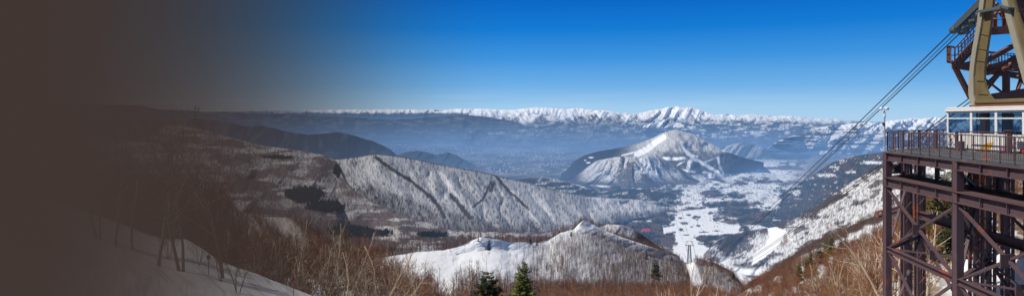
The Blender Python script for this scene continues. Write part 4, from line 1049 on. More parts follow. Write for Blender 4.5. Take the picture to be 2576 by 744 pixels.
for px, py, hp_, me, lb in ((1204, 607, 13, FIRD[0], 'tiny conifer on the crest of the snow dome'), (1231, 629, 31, FIRD[0], 'narrow dark conifer just below the snow dome crest'), (1334, 614, 18, FIRD[1], 'left conifer of the pair on the snow ridge crest'), (1350, 618, 17, FIRD[0], 'right conifer of the pair on the snow ridge crest'),
                            (1437, 594, 14, FIRD[1], 'small round conifer on the shoulder left of the ridge peak'), (1650, 702, 54, FIRD[1], 'big dark conifer standing alone low on the wooded flank'), (1626, 652, 26, FIRD[0], 'narrow conifer up the flank, left of the big lone conifer'), (1729, 700, 18, FIRD[1], 'conifer beside the snow lane under the ropeway tower'),
                            (1708, 690, 20, FIRD[0], 'conifer left of the snow lane under the ropeway tower'), (1690, 655, 14, FIRD[1], 'conifer on the crest left of the ropeway tower'), (1790, 668, 16, FIRD[0], 'conifer on the crest right of the ropeway tower'), (1845, 702, 20, FIRD[1], 'conifer at the right end of the foreground ridge')):
    q = on_px(FR, px, py); h = hp_ / F * q.y; plant('conifer_tree', 'conifer', lb, me, q, R.random() * 6.28, h / 7.0)

# ------------------------------------------------------------------ ropeway station at the right
E1 = Vector((-0.135, -0.991, 0)); E2 = Vector((0.722, 0.692, 0)); L0 = Vector((21.66, 38.5, 0)); ZD = -1.81


def S(s, t, z): q = L0 + E1 * s + E2 * t; return Vector((q.x, q.y, z))


st = empty('station_platform', S(0, 0, -15), 'rust-streaked brown steel platform on tall braced columns at the right edge', 'viewing platform')


def sp_(mb, name, mats, parent=None, bevel=0.0, label=None):
    """a part of the platform; geometry is collected in world space and moved under the platform's base point."""
    o = mb.build(name, mats, parent or st, bevel)
    if parent is None or parent is st:
        o.location = -st.location
    if label: o['label'] = label
    return o


DECK = [S(0, 0.05, ZD), S(20, 0.05, ZD), Vector((26.55, 18.7, ZD)), Vector((26.55, 41.7, ZD)), Vector((30.3, 41.9, ZD)), Vector((30.3, 45.9, ZD)), Vector((26.3, 43.2, ZD))]
sp_(MB().prism([p - Vector((0, 0, .09)) for p in DECK], (0, 0, .09)), 'deck', M_DECK)
mb = MB()
for i in range(200):
    if i * .1 < 19.9: mb.beam(S(i * .1 + .03, 0.1, ZD + .035), S(i * .1 + .03, .95, ZD + .035), .05, .05)
sp_(mb, 'edge_grating', M_GRATE)
# fascia girders
sp_(MB().ibeam(S(-.16, 0, ZD - .32), S(20, 0, ZD - .32), .34, .46), 'girder', M_STEEL)
sp_(MB().ibeam(S(0, .2, ZD - .33), Vector((26.3, 43.2, ZD - .33)), .3, .44), 'girder', M_STEEL)
sp_(MB().ibeam(S(0, 0, -3.58), S(20, 0, -3.58), .42, .52), 'girder', M_STEEL)
sp_(MB().ibeam(S(0, .2, -3.6), S(0, 6.2, -3.6), .3, .44), 'girder', M_STEEL)
for z, h, hw in ((ZD - .32, .38, .16), (-3.58, .44, .20)):
    for k in range(8):
        s = 1.93 + k * 1.93
        if abs(s % 7.73) > .5 and abs(s % 7.73 - 7.73) > .5: sp_(MB().beam(S(s, -hw * .9, z - h / 2), S(s, -hw * .9, z + h / 2), .025, .14, up=E2), 'stiffener', M_STEEL)
# catwalk one storey down
sp_(MB().prism([S(-.1, .22, -3.36), S(20, .22, -3.36), S(20, 3.3, -3.36), S(-.1, 3.3, -3.36)], (0, 0, .05)), 'catwalk', M_STEELTOP)
for s in (2.0, 4.0, 5.8, 9.8, 11.8, 13.8):
    sp_(MB().box((-.09, -.09, 0), (.09, .09, 1.1)), 'stanchion', M_STEEL).location = S(s, 3.2, -3.3) - st.location
# columns


def column(s, t, lattice):
    b = MB(); z0, z1 = -15.5, ZD - .1
    p = S(s, t, 0)
    if not lattice:
        b.box((p.x - .17, p.y - .17, z0), (p.x + .17, p.y - .13, z1)); b.box((p.x - .17, p.y + .13, z0), (p.x + .17, p.y + .17, z1)); b.box((p.x - .16, p.y - .128, z0), (p.x + .13, p.y + .128, z1))
    else:
        for dx in (-.19, .19):
            for dy in (-.17, .17): b.box((p.x + dx - .07, p.y + dy - .05, z0), (p.x + dx + .07, p.y + dy + .05, z1))
        z = z0; sg = 1
        while z < z1 - .5:
            for dy in (-.235, .235):
                b.beam((p.x - .18 * sg, p.y + dy, z), (p.x + .18 * sg, p.y + dy, z + .42), .07, .02)
            z += .42; sg = -sg
    return sp_(b, 'column', M_STEEL)


for s in (0, 7.73, 15.5):
    column(s, 0, False)
    for t in (3.5, 6.25, 11.0)[:3 if s else 2]: column(s, t, True)
# bracing
BR_ = []
ZM, ZT, ZB = -7.45, -3.95, -12.2
for s0, s1 in ((0, 7.73), (7.73, 15.5)):
    BR_ += [(S(s0, 0, ZT), S(s1, 0, ZM), .13), (S(s0, .1, ZM), S(s1, .1, ZT), .13), (S(s0, 0, ZM), S(s1, 0, ZB), .13), (S(s0, .1, ZB), S(s1, .1, ZM), .13)]
    BR_ += [(S(s0, 6.25, ZT), S(s1, 6.25, ZM), .12), (S(s0, 6.35, ZM), S(s1, 6.35, ZB), .14), (S(s0, 0, ZM), S(s1, 6.25, ZM), .10), (S(s0, 6.25, ZM), S(s1, 0, ZM), .10)]
for s in (0, 7.73, 15.5):
    BR_ += [(S(s, 0, ZT), S(s, 6.25, ZM), .12), (S(s + .1, 0, ZM), S(s + .1, 3.5, ZT), .12), (S(s, 0, ZM), S(s, 6.25, ZB), .13), (S(s + .1, 0, ZB), S(s + .1, 6.25, ZM), .13),
            (S(s, .2, -2.5), S(s, 3.2, -3.3), .14), (S(s, .2, -3.3), S(s, 3.2, -2.4), .10)]
for p, q, w_ in BR_: sp_(MB().beam(p, q, w_, w_ * .8), 'brace', M_STEEL)
for t, z, w_ in ((0, ZM, .30), (6.25, -6.1, .45), (11, -5.3, .36)):
    sp_(MB().ibeam(S(-.1, t, z), S(19, t, z), w_ * .9, w_), 'strut', M_STEEL)
for s in (0, 7.73, 15.5):
    for z in (ZM,): sp_(MB().ibeam(S(s, .2, z), S(s, 6.25, z), .2, .24), 'strut', M_STEEL)
for s, t, z in ((3.87, 0, -5.7), (11.6, 0, -5.7), (3.87, 3.1, ZM), (11.6, 3.1, ZM), (3.87, 0, -9.85), (0, 1.6, -2.95)):
    sp_(MB().box((-.30, -.03, -.26), (.30, .03, .26)), 'gusset_plate', M_STEEL).location = S(s, t - .12, z) - st.location
# bracket reaching out to the left
b = MB(); a0 = P(2205, 538, 41); a1 = P(2262, 524, 42.5)
for dz in (.13, -.17): b.beam(a0 + Vector((0, 0, dz)), a1 + Vector((0, 0, dz)), .2, .07)
for k in (0.02, .30, .55): b.beam(a0.lerp(a1, k) + Vector((0, 0, .1)), a0.lerp(a1, k) + Vector((0, 0, -.14)), .2, .06)
sp_(b, 'side_bracket', M_REDL)


def railing(pts, ztop, zbot, spacing=.16, post=1.0, name='railing', mt=M_STEEL):
    top = MB(); low = MB(); pk = MB(); posts = []
    for p, q in zip(pts[:-1], pts[1:]):
        p = Vector((p[0], p[1], 0)); q = Vector((q[0], q[1], 0)); n = max(1, int((q - p).length / post)); kk = max(2, int((q - p).length / spacing))
        Z = lambda z: Vector((0, 0, z))
        top.beam(p + Z(ztop), q + Z(ztop), .055, .05); low.beam(p + Z(zbot + .12), q + Z(zbot + .12), .04, .035)
        for i in range(n + 1):
            b_ = MB(); c_ = p.lerp(q, i / n); b_.box((c_.x - .02, c_.y - .02, zbot), (c_.x + .02, c_.y + .02, ztop - .02)); posts.append(b_)
        for i in range(kk):
            c_ = p.lerp(q, (i + .5) / kk); pk.box((c_.x - .006, c_.y - .006, zbot + .13), (c_.x + .006, c_.y + .006, ztop - .02))
    r = sp_(top, name, mt); low.build('bottom_rail', mt, r); pk.build('pickets', mt, r)
    for b_ in posts: b_.build('post', mt, r)
    return r


railing([S(0, .04, 0), S(20, .04, 0)], -.71, ZD)
railing([S(0, .04, 0), (26.2, 43.0), (30.0, 45.6)], -.71, ZD)
railing([(26.25, 39.0), (26.25, 35.5)], -.70, ZD, .24, 1.2)


def gate(y0, y1, x):
    b = MB(); n = 4; step = (y0 - y1) / n; z0, z1 = ZD + .05, -.78
    for k in range(n):
        for j in range(2):
            za, zb = z0 + (z1 - z0) * j / 2, z0 + (z1 - z0) * (j + 1) / 2
            b.beam((x, y0 - k * step, za), (x, y0 - (k + 1) * step, zb), .02, .015); b.beam((x + .02, y0 - k * step, zb), (x + .02, y0 - (k + 1) * step, za), .02, .015)
    for y in (y0, y1): b.box((x - .06, y - .06, ZD), (x + .06, y + .06, z1 + .08))
    return sp_(b, 'folding_gate', M_STEEL)


gate(41.2, 39.3, 26.2); gate(35.2, 33.2, 26.2); gate(43.0, 41.4, 26.25)
b = MB(); b.box((25.7, 38.3, ZD), (26.0, 38.6, ZD + .55)); b.box((25.62, 38.25, ZD), (26.08, 38.65, ZD + .12)); sp_(b, 'control_box', M_STEEL)
b.tube([(25.85, 38.3, ZD + .6 + .17 * math.sin(k * .785)) if False else (25.85 + .17 * math.cos(k * .7854), 38.28, ZD + .68 + .17 * math.sin(k * .7854)) for k in range(9)], .018, 5)
b = MB(); b.box((26.2, 35.1, ZD), (26.34, 35.25, -.62)); b.box((26.12, 34.9, -.62), (26.42, 35.45, -.57)); sp_(b, 'gate_post', M_STEEL)

# wind sensor on the corner of the railing
an = empty('wind_sensor', (21.75, 38.95, ZD), 'slim pale pole with white wind cups at the platform corner', 'weather sensor')
MB().tube([(0, 0, 0), (0, 0, 1.95)], .045, 8).build('pole', M_GALV, an)
MB().tube([(0, 0, 1.95), (0, 0, 2.18), (0, 0, 2.36)], [.075, .06, .02], 8).build('sensor_head', M_WHITE, an)
for dx, dy in ((-.2, .02), (.19, .05), (0, -.2)):
    c_ = MB(); c_.tube([(0, 0, 2.4), (dx, dy, 2.43)], .016, 5)
    for k in range(4): pass
    c_.tube([(dx - .02, dy - .09, 2.43), (dx, dy - .06, 2.43), (dx, dy, 2.43), (dx, dy + .07, 2.43)], [.03, .085, .10, .04], 8)
    c_.build('wind_cup', M_WHITE, an, smooth=True)
b = MB(); b.box((-.09, -.06, 1.45), (-.03, .06, 1.62)); b.build('sensor_box', M_DARK, an)

# ------------------------------------------------------------------ the cable car cabin
CX0, CX1, CY0, CY1, CZ0 = 26.9, 30.9, 41.25, 25.2, -1.72
cc = empty('cable_car', (28.9, 36.0, CZ0), 'large white cable car cabin with coloured swooshes docked under its ochre hanger', 'cable car')


def cp(mb, name, mats, parent=None, bevel=0.0, label=None, smooth=False):
    o = mb.build(name, mats, parent or cc, bevel, smooth)
    if parent is None: o.location = -cc.location
    if label: o['label'] = label
    return o


def Yp(px, x=CX0): return x * F / (px - CX)


b = MB(); zt = -.88
b.box((CX0, CY1, CZ0), (CX0 + .07, CY0, zt)); b.box((CX1 - .07, CY1, CZ0), (CX1, CY0, zt)); b.box((CX0 + .07, CY0 - .07, CZ0), (CX1 - .07, CY0, zt)); b.box((CX0 + .07, CY1, CZ0), (CX1 - .07, CY1 + .07, zt))
b.box((CX0 + .07, CY1 + .07, CZ0), (CX1 - .07, CY0 - .07, CZ0 + .08))
cp(b, 'body', M_WHITE)
b = MB(); b.box((CX0 - .1, CY1, .44), (CX1 + .1, CY0 + .12, .62)); b.box((CX0 - .02, CY1, .622), (CX1, CY0 + .02, .72)); cp(b, 'roof', M_WHITE, bevel=.04)
b = MB(); b.box((CX0 - .05, CY1, CZ0 - .1), (CX1 + .05, CY0 + .03, CZ0 - .004)); cp(b, 'skirt', M_DARK)
ys = [CY0 - .07] + [39.08 - 2.005 * k for k in range(7)]
for i, y in enumerate(ys):
    for x in (CX0, CX1 - .06):
        b = MB(); b.box((x - .012, y - (.09 if i else .07), zt - .02), (x + .07, y + (.09 if i else .07), .44)); cp(b, 'pillar', M_WHITE)
for i in range(len(ys) - 1):
    for x, sgn in ((CX0, 1), (CX1 - .06, -1)):
        y1, y0 = ys[i + 1] + .09, ys[i] - (.09 if i else .07)
        fr = MB(); fr.box((x, y1, .36), (x + .05, y0, .44)); fr.box((x, y1, .015), (x + .05, y0, .085)); fr.box((x, y1, zt), (x + .05, y0, zt + .05))
        fr = cp(fr, 'window', M_WHITE)
        MB().add([(x + .03, y1, zt + .05), (x + .03, y0, zt + .05), (x + .03, y0, .36), (x + .03, y1, .36)], [(0, 1, 2, 3)]).build('pane', M_GLASS, fr)
b = MB(); b.add([(CX0 + .1, CY0 - .03, zt), (CX1 - .1, CY0 - .03, zt), (CX1 - .1, CY0 - .03, .44), (CX0 + .1, CY0 - .03, .44)], [(0, 1, 2, 3)]); cp(b, 'end_pane', M_GLASS)
b = MB()
for x in (27.6, 28.6, 29.6):
    b.beam((x, CY1 + .2, .25), (x, CY0 - .2, .25), .035)
    for k in range(22): b.beam((x, CY1 + .6 + k * .68, .25), (x, CY1 + .6 + k * .68, -.02), .03)
cp(b, 'hand_straps', M_DARK)
b = MB()
for y in (40.2, 38.1, 34.1, 32): b.box((28.0, y - .04, CZ0 + .08), (28.08, y + .04, .44)); b.box((30.0, y - .04, CZ0 + .08), (30.08, y + .04, .44))
cp(b, 'grab_poles', M_GALV)
b = MB(); b.box((CX0 + .075, 38.45, -.02 - .28), (CX0 + .08, 38.72, -.02)); cp(b, 'notice', M_PAPER)


def swoosh(pts, name, mt, lab):
    """a painted figure on the cabin side, points (px, py) on the side plane."""
    q = [Vector((CX0 - .004, Yp(x), (HZ - y) / F * Yp(x))) for x, y in pts]; b = MB(); n = len(q); b.add(q, [tuple(range(n))]); return cp(b, name, mt, label=lab)


swoosh([(2464, 374), (2470, 366), (2479, 361), (2490, 358.5), (2501.5, 358), (2497, 365), (2491, 376)], 'swoosh', M_YEL, 'yellow swoosh')
swoosh([(2513, 378), (2519, 371), (2530, 365), (2546, 361), (2556, 360), (2550, 368), (2545, 380)], 'swoosh', M_PINK, 'pink swoosh')
swoosh([(2562, 383), (2568, 376), (2578, 370), (2590, 367), (2596, 386)], 'swoosh', M_REDD, 'red swoosh')
ctr = Vector((CX0, Yp(2392), (HZ - 357) / F * Yp(2392)))


def blob(c, ry, rz, a0, a1, name, mt, lab):
    q = [(CX0 - .004, c.y + math.cos(a0 + (a1 - a0) * k / 12) * ry, c.z + math.sin(a0 + (a1 - a0) * k / 12) * rz) for k in range(13)]
    b = MB(); b.add(q, [tuple(range(13))]); cp(b, name, mt, label=lab)


blob(ctr + Vector((0, -.05, .03)), .17, .20, -.6, 2.3, 'emblem', M_REDD, 'red half of the round emblem')
blob(ctr + Vector((0, .02, -.06)), .17, .18, 2.5, 5.4, 'emblem', M_BLUED, 'blue half of the round emblem')
blob(ctr + Vector((0, .26, -.02)), .10, .05, .3, 3.4, 'emblem', M_BLUED, 'small blue streak beside the emblem')

# hanger
HX = 28.2


def Hp(px, py, x=HX): y = x * F / (px - CX); return Vector((x, y, (HZ - py) / F * y))


def plate(pts, name, mt, x0=HX, th=.14, parent=None, label=None):
    b = MB(); b.prism([Hp(*p) + Vector((x0 - HX, 0, 0)) for p in pts], (th, 0, 0)); return cp(b, name, mt, label=label)


lo = [(2490, -150), (2472, -20), (2467, 20), (2462, 60), (2456, 92), (2450, 126), (2445, 160), (2442, 192), (2440.5, 215), (2441, 238), (2445, 257), (2452, 266)]
li = [(2504, 254), (2494, 247), (2485, 235), (2478, 218), (2475, 202), (2475.5, 178), (2478, 151), (2483, 118), (2488, 86), (2493, 45), (2496, 20), (2499, -20), (2514, -150)]
plate(lo + [(2470, 263)] + li, 'hanger_leg', M_OLIVE)
edge = [(x + (11 if i < 8 else 13), y) for i, (x, y) in enumerate(lo)]
b = MB(); a_ = [Hp(x, y) for x, y in lo]; c_ = [Hp(x, y) for x, y in edge]
for i in range(len(lo) - 1): b.prism([a_[i] + Vector((-.12, 0, 0)), a_[i + 1] + Vector((-.12, 0, 0)), c_[i + 1] + Vector((-.12, 0, 0)), c_[i] + Vector((-.12, 0, 0))], (.115, 0, 0))
cp(b, 'hanger_flange', M_CREAM)
b = MB()
for (x0, y0), (x1, y1) in (((2460, 84), (2487, 90)), ((2453, 121), (2482, 126)), ((2451, 152), (2477, 155)), ((2452, 203), (2475, 204)), ((2456, 236), (2486, 238))):
    b.beam(Hp(x0 + 6, y0) + Vector((-.02, 0, 0)), Hp(x1, y1) + Vector((-.02, 0, 0)), .07, .02)
cp(b, 'splice_plate', M_OLIVE)
ro = [(2512, -150), (2520, -20), (2527, 15), (2552, 108), (2578, 202), (2600, 270)]; ri = [(2650, 270), (2618, 202), (2586, 108), (2557, 30), (2545, -20), (2530, -150)]
plate(ro + ri, 'hanger_leg', M_OLIVE)
b = MB(); a_ = [Hp(*p) for p in ro]; c_ = [Hp(x + 15, y) for x, y in ro]
for i in range(len(ro) - 1): b.prism([a_[i] + Vector((-.12, 0, 0)), a_[i + 1] + Vector((-.12, 0, 0)), c_[i + 1] + Vector((-.12, 0, 0)), c_[i] + Vector((-.12, 0, 0))], (.115, 0, 0))
cp(b, 'hanger_flange', M_CREAM)
b = MB(); b.beam(Hp(2478, 30) + Vector((-.2, 0, 0)), Hp(2534, 19) + Vector((-.2, 0, 0)), .4, .16); b.beam(Hp(2470, 29) + Vector((-.1, 0, 0)), Hp(2494, 26) + Vector((-.1, 0, 0)), .5, .10); b.beam(Hp(2524, 15) + Vector((-.1, 0, 0)), Hp(2552, 22) + Vector((-.1, 0, 0)), .5, .12); cp(b, 'crossbar', M_GREY)
b = MB(); b.tube([Hp(2457, 258, 28.0), Hp(2700, 250, 28.0)], .16, 10); cp(b, 'base_tube', M_OLIVE, smooth=True)
b = MB(); b.box((27.7, 27, .722), (28.9, 40.4, .86)); cp(b, 'roof_frame', M_RED)
b = MB(); b.tube([Hp(2440, 262, 28.4), Hp(2446, 226, 28.4)], .03, 5); b.tube([Hp(2447, 262, 28.4), Hp(2452, 226, 28.4)], .03, 5); cp(b, 'roof_ladder', M_GALV)
# carriage running on the track ropes
d0 = 44.0
b = MB(); b.beam(P(2398, 76, d0), P(2480, -8, d0 - 1), .18, .42); b.beam(P(2402, 70, d0 - .2), P(2480, -6, d0 - 1.2), .24, .2); cr_ = cp(b, 'carriage_beam', M_GREY)
for k in range(5):
    q = P(2402, 74, d0).lerp(P(2478, -4, d0), k / 4.5) + Vector((0, -.22, -.02)); MB().tube([q - Vector((0, .09, 0)), q + Vector((0, .42, 0))], .27, 12).build('roller', M_GREY, cr_)
b = MB(); b.beam(P(2418, 78, d0 + 2), P(2476, 24, d0 + 1), .18, .40); cr_ = cp(b, 'carriage_beam', M_GREY)
for k in range(4):
    q = P(2422, 77, d0 + 2).lerp(P(2474, 29, d0 + 1), k / 3.4) + Vector((0, -.22, -.04)); MB().tube([q - Vector((0, .09, 0)), q + Vector((0, .42, 0))], .27, 12).build('roller', M_GREY, cr_)

# ------------------------------------------------------------------ red steel tower behind the cabin
tw = empty('steel_tower', (33.0, 47.0, -14), 'red-brown steel ropeway tower with stairs and landings behind the cabin', 'steel tower')


def tp(mb, name, mats=None, parent=None):
    o = mb.build(name, mats or M_RED, parent or tw)
    if parent is None: o.location = -tw.location
    return o


def bm_(x0, y0, d0, x1, y1, d1, w_, h_=None, name='beam'):
    return tp(MB().beam(P(x0, y0, d0), P(x1, y1, d1), w_ * .8, (h_ or w_) * .85), name)


D = 46.5
bm_(2400, 164, D, 2580, 194, D + 3, .35, .5, 'girder'); bm_(2397, 170, D, 2490, 146, D + 1, .25, .3, 'girder'); bm_(2404, 172, D, 2442, 246, D + .5, .32, .32, 'brace')
bm_(2500, 250, D, 2600, 234, D + 1, .4, .95, 'girder'); bm_(2531, 188, D + .4, 2531, 244, D + .4, .5, .5, 'post'); bm_(2488, 79, D - 1, 2590, 72, D - 1, .4, .62, 'girder')
for a in ((2475, 157, 2555, 112, .35), (2490, 168, 2560, 150, .3), (2484, 186, 2556, 142, .26), (2476, 218, 2540, 160, .24), (2474, 196, 2520, 232, .14), (2478, 232, 2516, 186, .14), (2520, 178, 2590, 150, .3), (2540, 160, 2590, 196, .22), (2560, 226, 2576, 176, .24), (2560, 190, 2590, 226, .16),
          (2505, 8, 2528, 40, .22), (2500, 40, 2528, 12, .22), (2555, 90, 2590, 60, .3), (2566, 30, 2566, 110, .3), (2540, -10, 2580, 60, .2), (2546, 8, 2590, 62, .5), (2530, -10, 2590, 20, .6), (2504, 45, 2504, 78, .3), (2527, 42, 2527, 76, .3), (2515, 30, 2540, 72, .2)):
    bm_(a[0], a[1], D, a[2], a[3], D + .8, a[4], None, 'brace')
for px in (2477, 2536, 2588):
    tp(MB().beam(P(px, 245, D + .8), Vector((P(px, 245, D + .8).x, D + .8, -14)), .55, .5), 'post')
for px in (2600, 2650): bm_(px, -40, D + .8, px, 250, D + .8, .6, .6, 'post')
bm_(2488, 79, D, 2660, 66, D, .4, .5, 'girder'); bm_(2530, -10, D, 2660, -16, D, .5, .6, 'girder'); bm_(2540, 160, D + .8, 2660, 150, D + .8, .4, .5, 'girder')
bm_(2400, 236 + 110, D + 1, 2588, 236 + 100, D + 1, .3, .4, 'girder')
# stair and landings with railings
b = MB(); b.beam(P(2398, 166, D - .7), P(2464, 96, D - .7), .08, .34); b.beam(P(2408, 166, D + .3), P(2470, 100, D + .3), .08, .34)
for k in range(12): b.beam(P(2400, 163, D - .7).lerp(P(2464, 96, D - .7), k / 12), P(2410, 163, D + .3).lerp(P(2470, 100, D + .3), k / 12), .26, .05)
tp(b, 'stair')
b = MB(); b.prism([P(2382, 158, D - .8), P(2403, 163, D - .8), P(2412, 160, D + .6), P(2390, 156, D + .6)], (0, 0, .14)); tp(b, 'landing')
b = MB(); b.prism([P(2440, 166, D + 2), P(2600, 186, D + 3), P(2600, 176, D + 5), P(2440, 160, D + 4)], (0, 0, .12)); tp(b, 'landing')


def trail(pts, h, sp=.3):
    b = MB()
    for p, q in zip(pts[:-1], pts[1:]):
        b.beam(p + Vector((0, 0, h)), q + Vector((0, 0, h)), .06, .06); b.beam(p + Vector((0, 0, h * .5)), q + Vector((0, 0, h * .5)), .035, .035)
        n = max(2, int((q - p).length / sp))
        for k in range(n + 1): c_ = p.lerp(q, k / n); b.beam(c_, c_ + Vector((0, 0, h)), .04, .04)
    tp(b, 'railing')


trail([P(2382, 158, D - .8), P(2403, 162, D - .8), P(2464, 96, D - .7)], 1.12); trail([P(2390, 156, D + .6), P(2412, 160, D + .3), P(2470, 100, D + .3)], 1.12)
trail([P(2382, 158, D - .8), P(2390, 156, D + .6)], 1.12); trail([P(2440, 164, D + 4), P(2600, 178, D + 5)], 1.15, .25); trail([P(2470, 168, D + 2), P(2600, 186, D + 3)], 1.1, .28); trail([P(2486, 72, D - 1), P(2600, 66, D - 1)], 1.15, .3)

# ------------------------------------------------------------------ ropeway tower in the gully and the ropes
T0 = on_px('foreground_snow_ridge', 1735, 662); TD = T0.y; TH = 56 / F * TD
rt = empty('ropeway_tower', T0, 'dark lattice ropeway tower standing on the snowy end of the foreground ridge', 'ropeway tower')
cor = []
for sx in (-1, 1):
    for sy in (-1, 1):
        cor.append(((sx * 4.6, sy * 4.6), (sx * 1.9, sy * 1.9)))
        MB().beam((sx * 4.6, sy * 4.6, -3), (sx * 1.9, sy * 1.9, TH * .80), .75).build('leg', M_DARK, rt)
b = MB()
for k in range(6):
    for (a, c_) in ((0, 1), (1, 3), (3, 2), (2, 0)):
        f0, f1 = k / 6, (k + 1) / 6
        def cq(i, f): q = Vector(cor[i][0] + (0,)).lerp(Vector(cor[i][1] + (0,)), f); return Vector((q.x, q.y, f * TH * .80))
        b.beam(cq(a, f0), cq(c_, f1), .35); b.beam(cq(a, f1), cq(c_, f1), .35)
b.build('lattice', M_DARK, rt)
b = MB(); b.beam((-9, 0, TH * .82), (9, 0, TH * .82), 1.6, 1.0); b.build('crossarm', M_DARK, rt)
b = MB(); b.beam((-9, 0, TH * .80), (-6.5, 0, TH), .6); b.beam((9, 0, TH * .80), (6.5, 0, TH), .6); b.beam((-8, 0, TH), (8, 0, TH), .8, .5); b.beam((-2, 0, TH * .8), (-5, 0, TH), .4); b.beam((2, 0, TH * .8), (5, 0, TH), .4); b.build('top_frame', M_DARK, rt)


def rope(name, a, c_, sag, rad, label):
    pts = []
    N_ = 90
    for i in range(N_ + 1):
        u = (i / N_) ** 2.2; q = a.lerp(c_, u); q.z -= 4 * sag * u * (1 - u); pts.append(q)
    # thicker towards the far end so that the rope keeps a drawable width
    o = MB().tube(pts, [rad * (1 + q.y / 500.0) for q in pts], 6).build(name, M_CABLE, smooth=True)
    tag(o, label, 'cable')


TL = T0 + Vector((-8.3, 0, TH * .84)); TR = T0 + Vector((8.3, 0, TH * .84))
rope('track_rope', P(2396, 79, 44.2), TL, 26, .038, 'upper thick track rope running from the carriage down to the gully tower')
rope('track_rope', P(2416, 83, 46.2), TL + Vector((1.0, 0, 0)), 27.5, .038, 'second thick track rope just below the uppermost, from the rear carriage beam')
rope('haul_rope', P(2412, 76, 45.2), TL + Vector((.6, 0, -1)), 27.6, .022, 'thin haul rope between the two thick ropes from the carriage')
rope('track_rope', P(2440, 246, 48), TR, 34, .034, 'thick rope emerging below the red tower, passing over the platform railing')
rope('track_rope', P(2446, 252, 49), TR + Vector((1.0, 0, 0)), 34.5, .034, 'lower thick rope of the pair passing over the platform railing')
rope('haul_rope', P(2470, 256, 52), TR + Vector((.5, 0, -1.5)), 36, .020, 'thin lowest rope crossing behind the platform railing')
for a, c_, sg, nm in ((TL, P(1690, 500, 4600), 40, 'left rope running on from the gully tower to the valley'), (TR, P(1712, 500, 4600), 40, 'right rope running on from the gully tower to the valley')):
    rope('track_rope', a, c_, sg, .05, nm)

# red marker poles in the near snow
for px, py, lb in ((524, 690, 'small red marker sign on a pole, left one on the near snow slope'), (739, 742, 'small red marker sign on a pole, right one near the birch thicket')):
    q = on_px('near_snow_slope', px, py); mk = empty('marker_pole', q, lb, 'marker pole')
    MB().tube([(0, 0, -.2), (0, 0, 1.15)], .02, 6).build('pole', M_REDD, mk); MB().box((-.10, -.03, .86), (.10, .0, 1.08)).build('sign', M_REDD, mk)

# ------------------------------------------------------------------ buildings in the valley


def house(name, label, px, py, L, W_, H, rz, wall, roof, group=None, wins=0, parts=True, gable=.35):
    d = 1000 * F / (py - HZ); e = empty(name, P(px, py, d), label, 'building', group, rz)
    b = MB(); b.box((-L / 2, -W_ / 2, -4), (L / 2, W_ / 2, H)); w_ = b.build('wall', wall, e)
    hr = W_ * gable; b = MB(); b.prism([(-L / 2 - .8, -W_ / 2 - .8, H + .02), (-L / 2 - .8, W_ / 2 + .8, H + .02), (-L / 2 - .8, 0, H + hr)], (L + 1.6, 0, 0)); b.build('roof', roof, e)
    for k in range(wins):
        for fl in range(max(1, int(H / 4))):
            x = -L / 2 + L * (k + .5) / wins; MB().box((x - L / wins * .3, -W_ / 2 - .08, 1 + fl * 3.6), (x + L / wins * .3, -W_ / 2 - .01, 3 + fl * 3.6)).build('window', M_WIN, e)
    return e


house('lodge', 'long pale lodge with a bright red roof in the dark wood', 1625, 583, 72, 30, 10, .04, M_WALLW, M_ROOFR, wins=12, gable=.75)
house('hotel', 'tall beige hotel block in the upper village', 1768, 513, 24, 20, 36, .2, M_BEIGE, M_SNOWR, wins=3, gable=.1)
house('hotel', 'wide pale hotel at the left edge of the ski piste', 1672, 571, 40, 18, 16, .1, M_WALLW, M_GREYR, wins=6)
house('hotel', 'second pale hotel beside the piste, right of the wide one', 1688, 568, 26, 18, 18, -.1, M_WALLW, M_SNOWR, wins=4)
house('base_station', 'grey-green roofed building at the foot of the piste bluff', 1764, 614, 46, 30, 9, -.6, M_GREYR, M_GREENR, wins=5)
house('hotel', 'orange-brown building at the foot of the cone mountain', 1708, 463.5, 60, 24, 12, 0, M_ORANGE, M_ORANGE, wins=6)
house('hotel', 'broad beige building on the right side of the village', 1916, 503, 46, 22, 14, .3, M_BEIGE, M_SNOWR, wins=6)
house('hotel', 'round pale building in the snow above the piste', 1753, 553, 18, 18, 14, .3, M_GREYR, M_SNOWR, wins=2)
house('hotel', 'long grey building behind the tall beige hotel', 1730, 511, 70, 20, 8, 0, M_GREYR, M_GREYR, wins=8)
RH = random.Random(4)
kinds = [('tiny pale house with a blue roof in the valley village', M_BLUER, M_WALLW), ('tiny pale house with a snow-covered roof in the valley village', M_SNOWR, M_BEIGE), ('tiny house with a grey roof in the valley village', M_GREYR, M_WALLW), ('tiny house with a red roof in the valley village', M_ROOFR, M_WALLW), ('tiny house with a green roof in the valley village', M_GREENR, M_WALLW), ('tiny dark-walled house with a grey roof in the valley village', M_GREYR, M_GREYR)]
protos = {}
n_h = 0
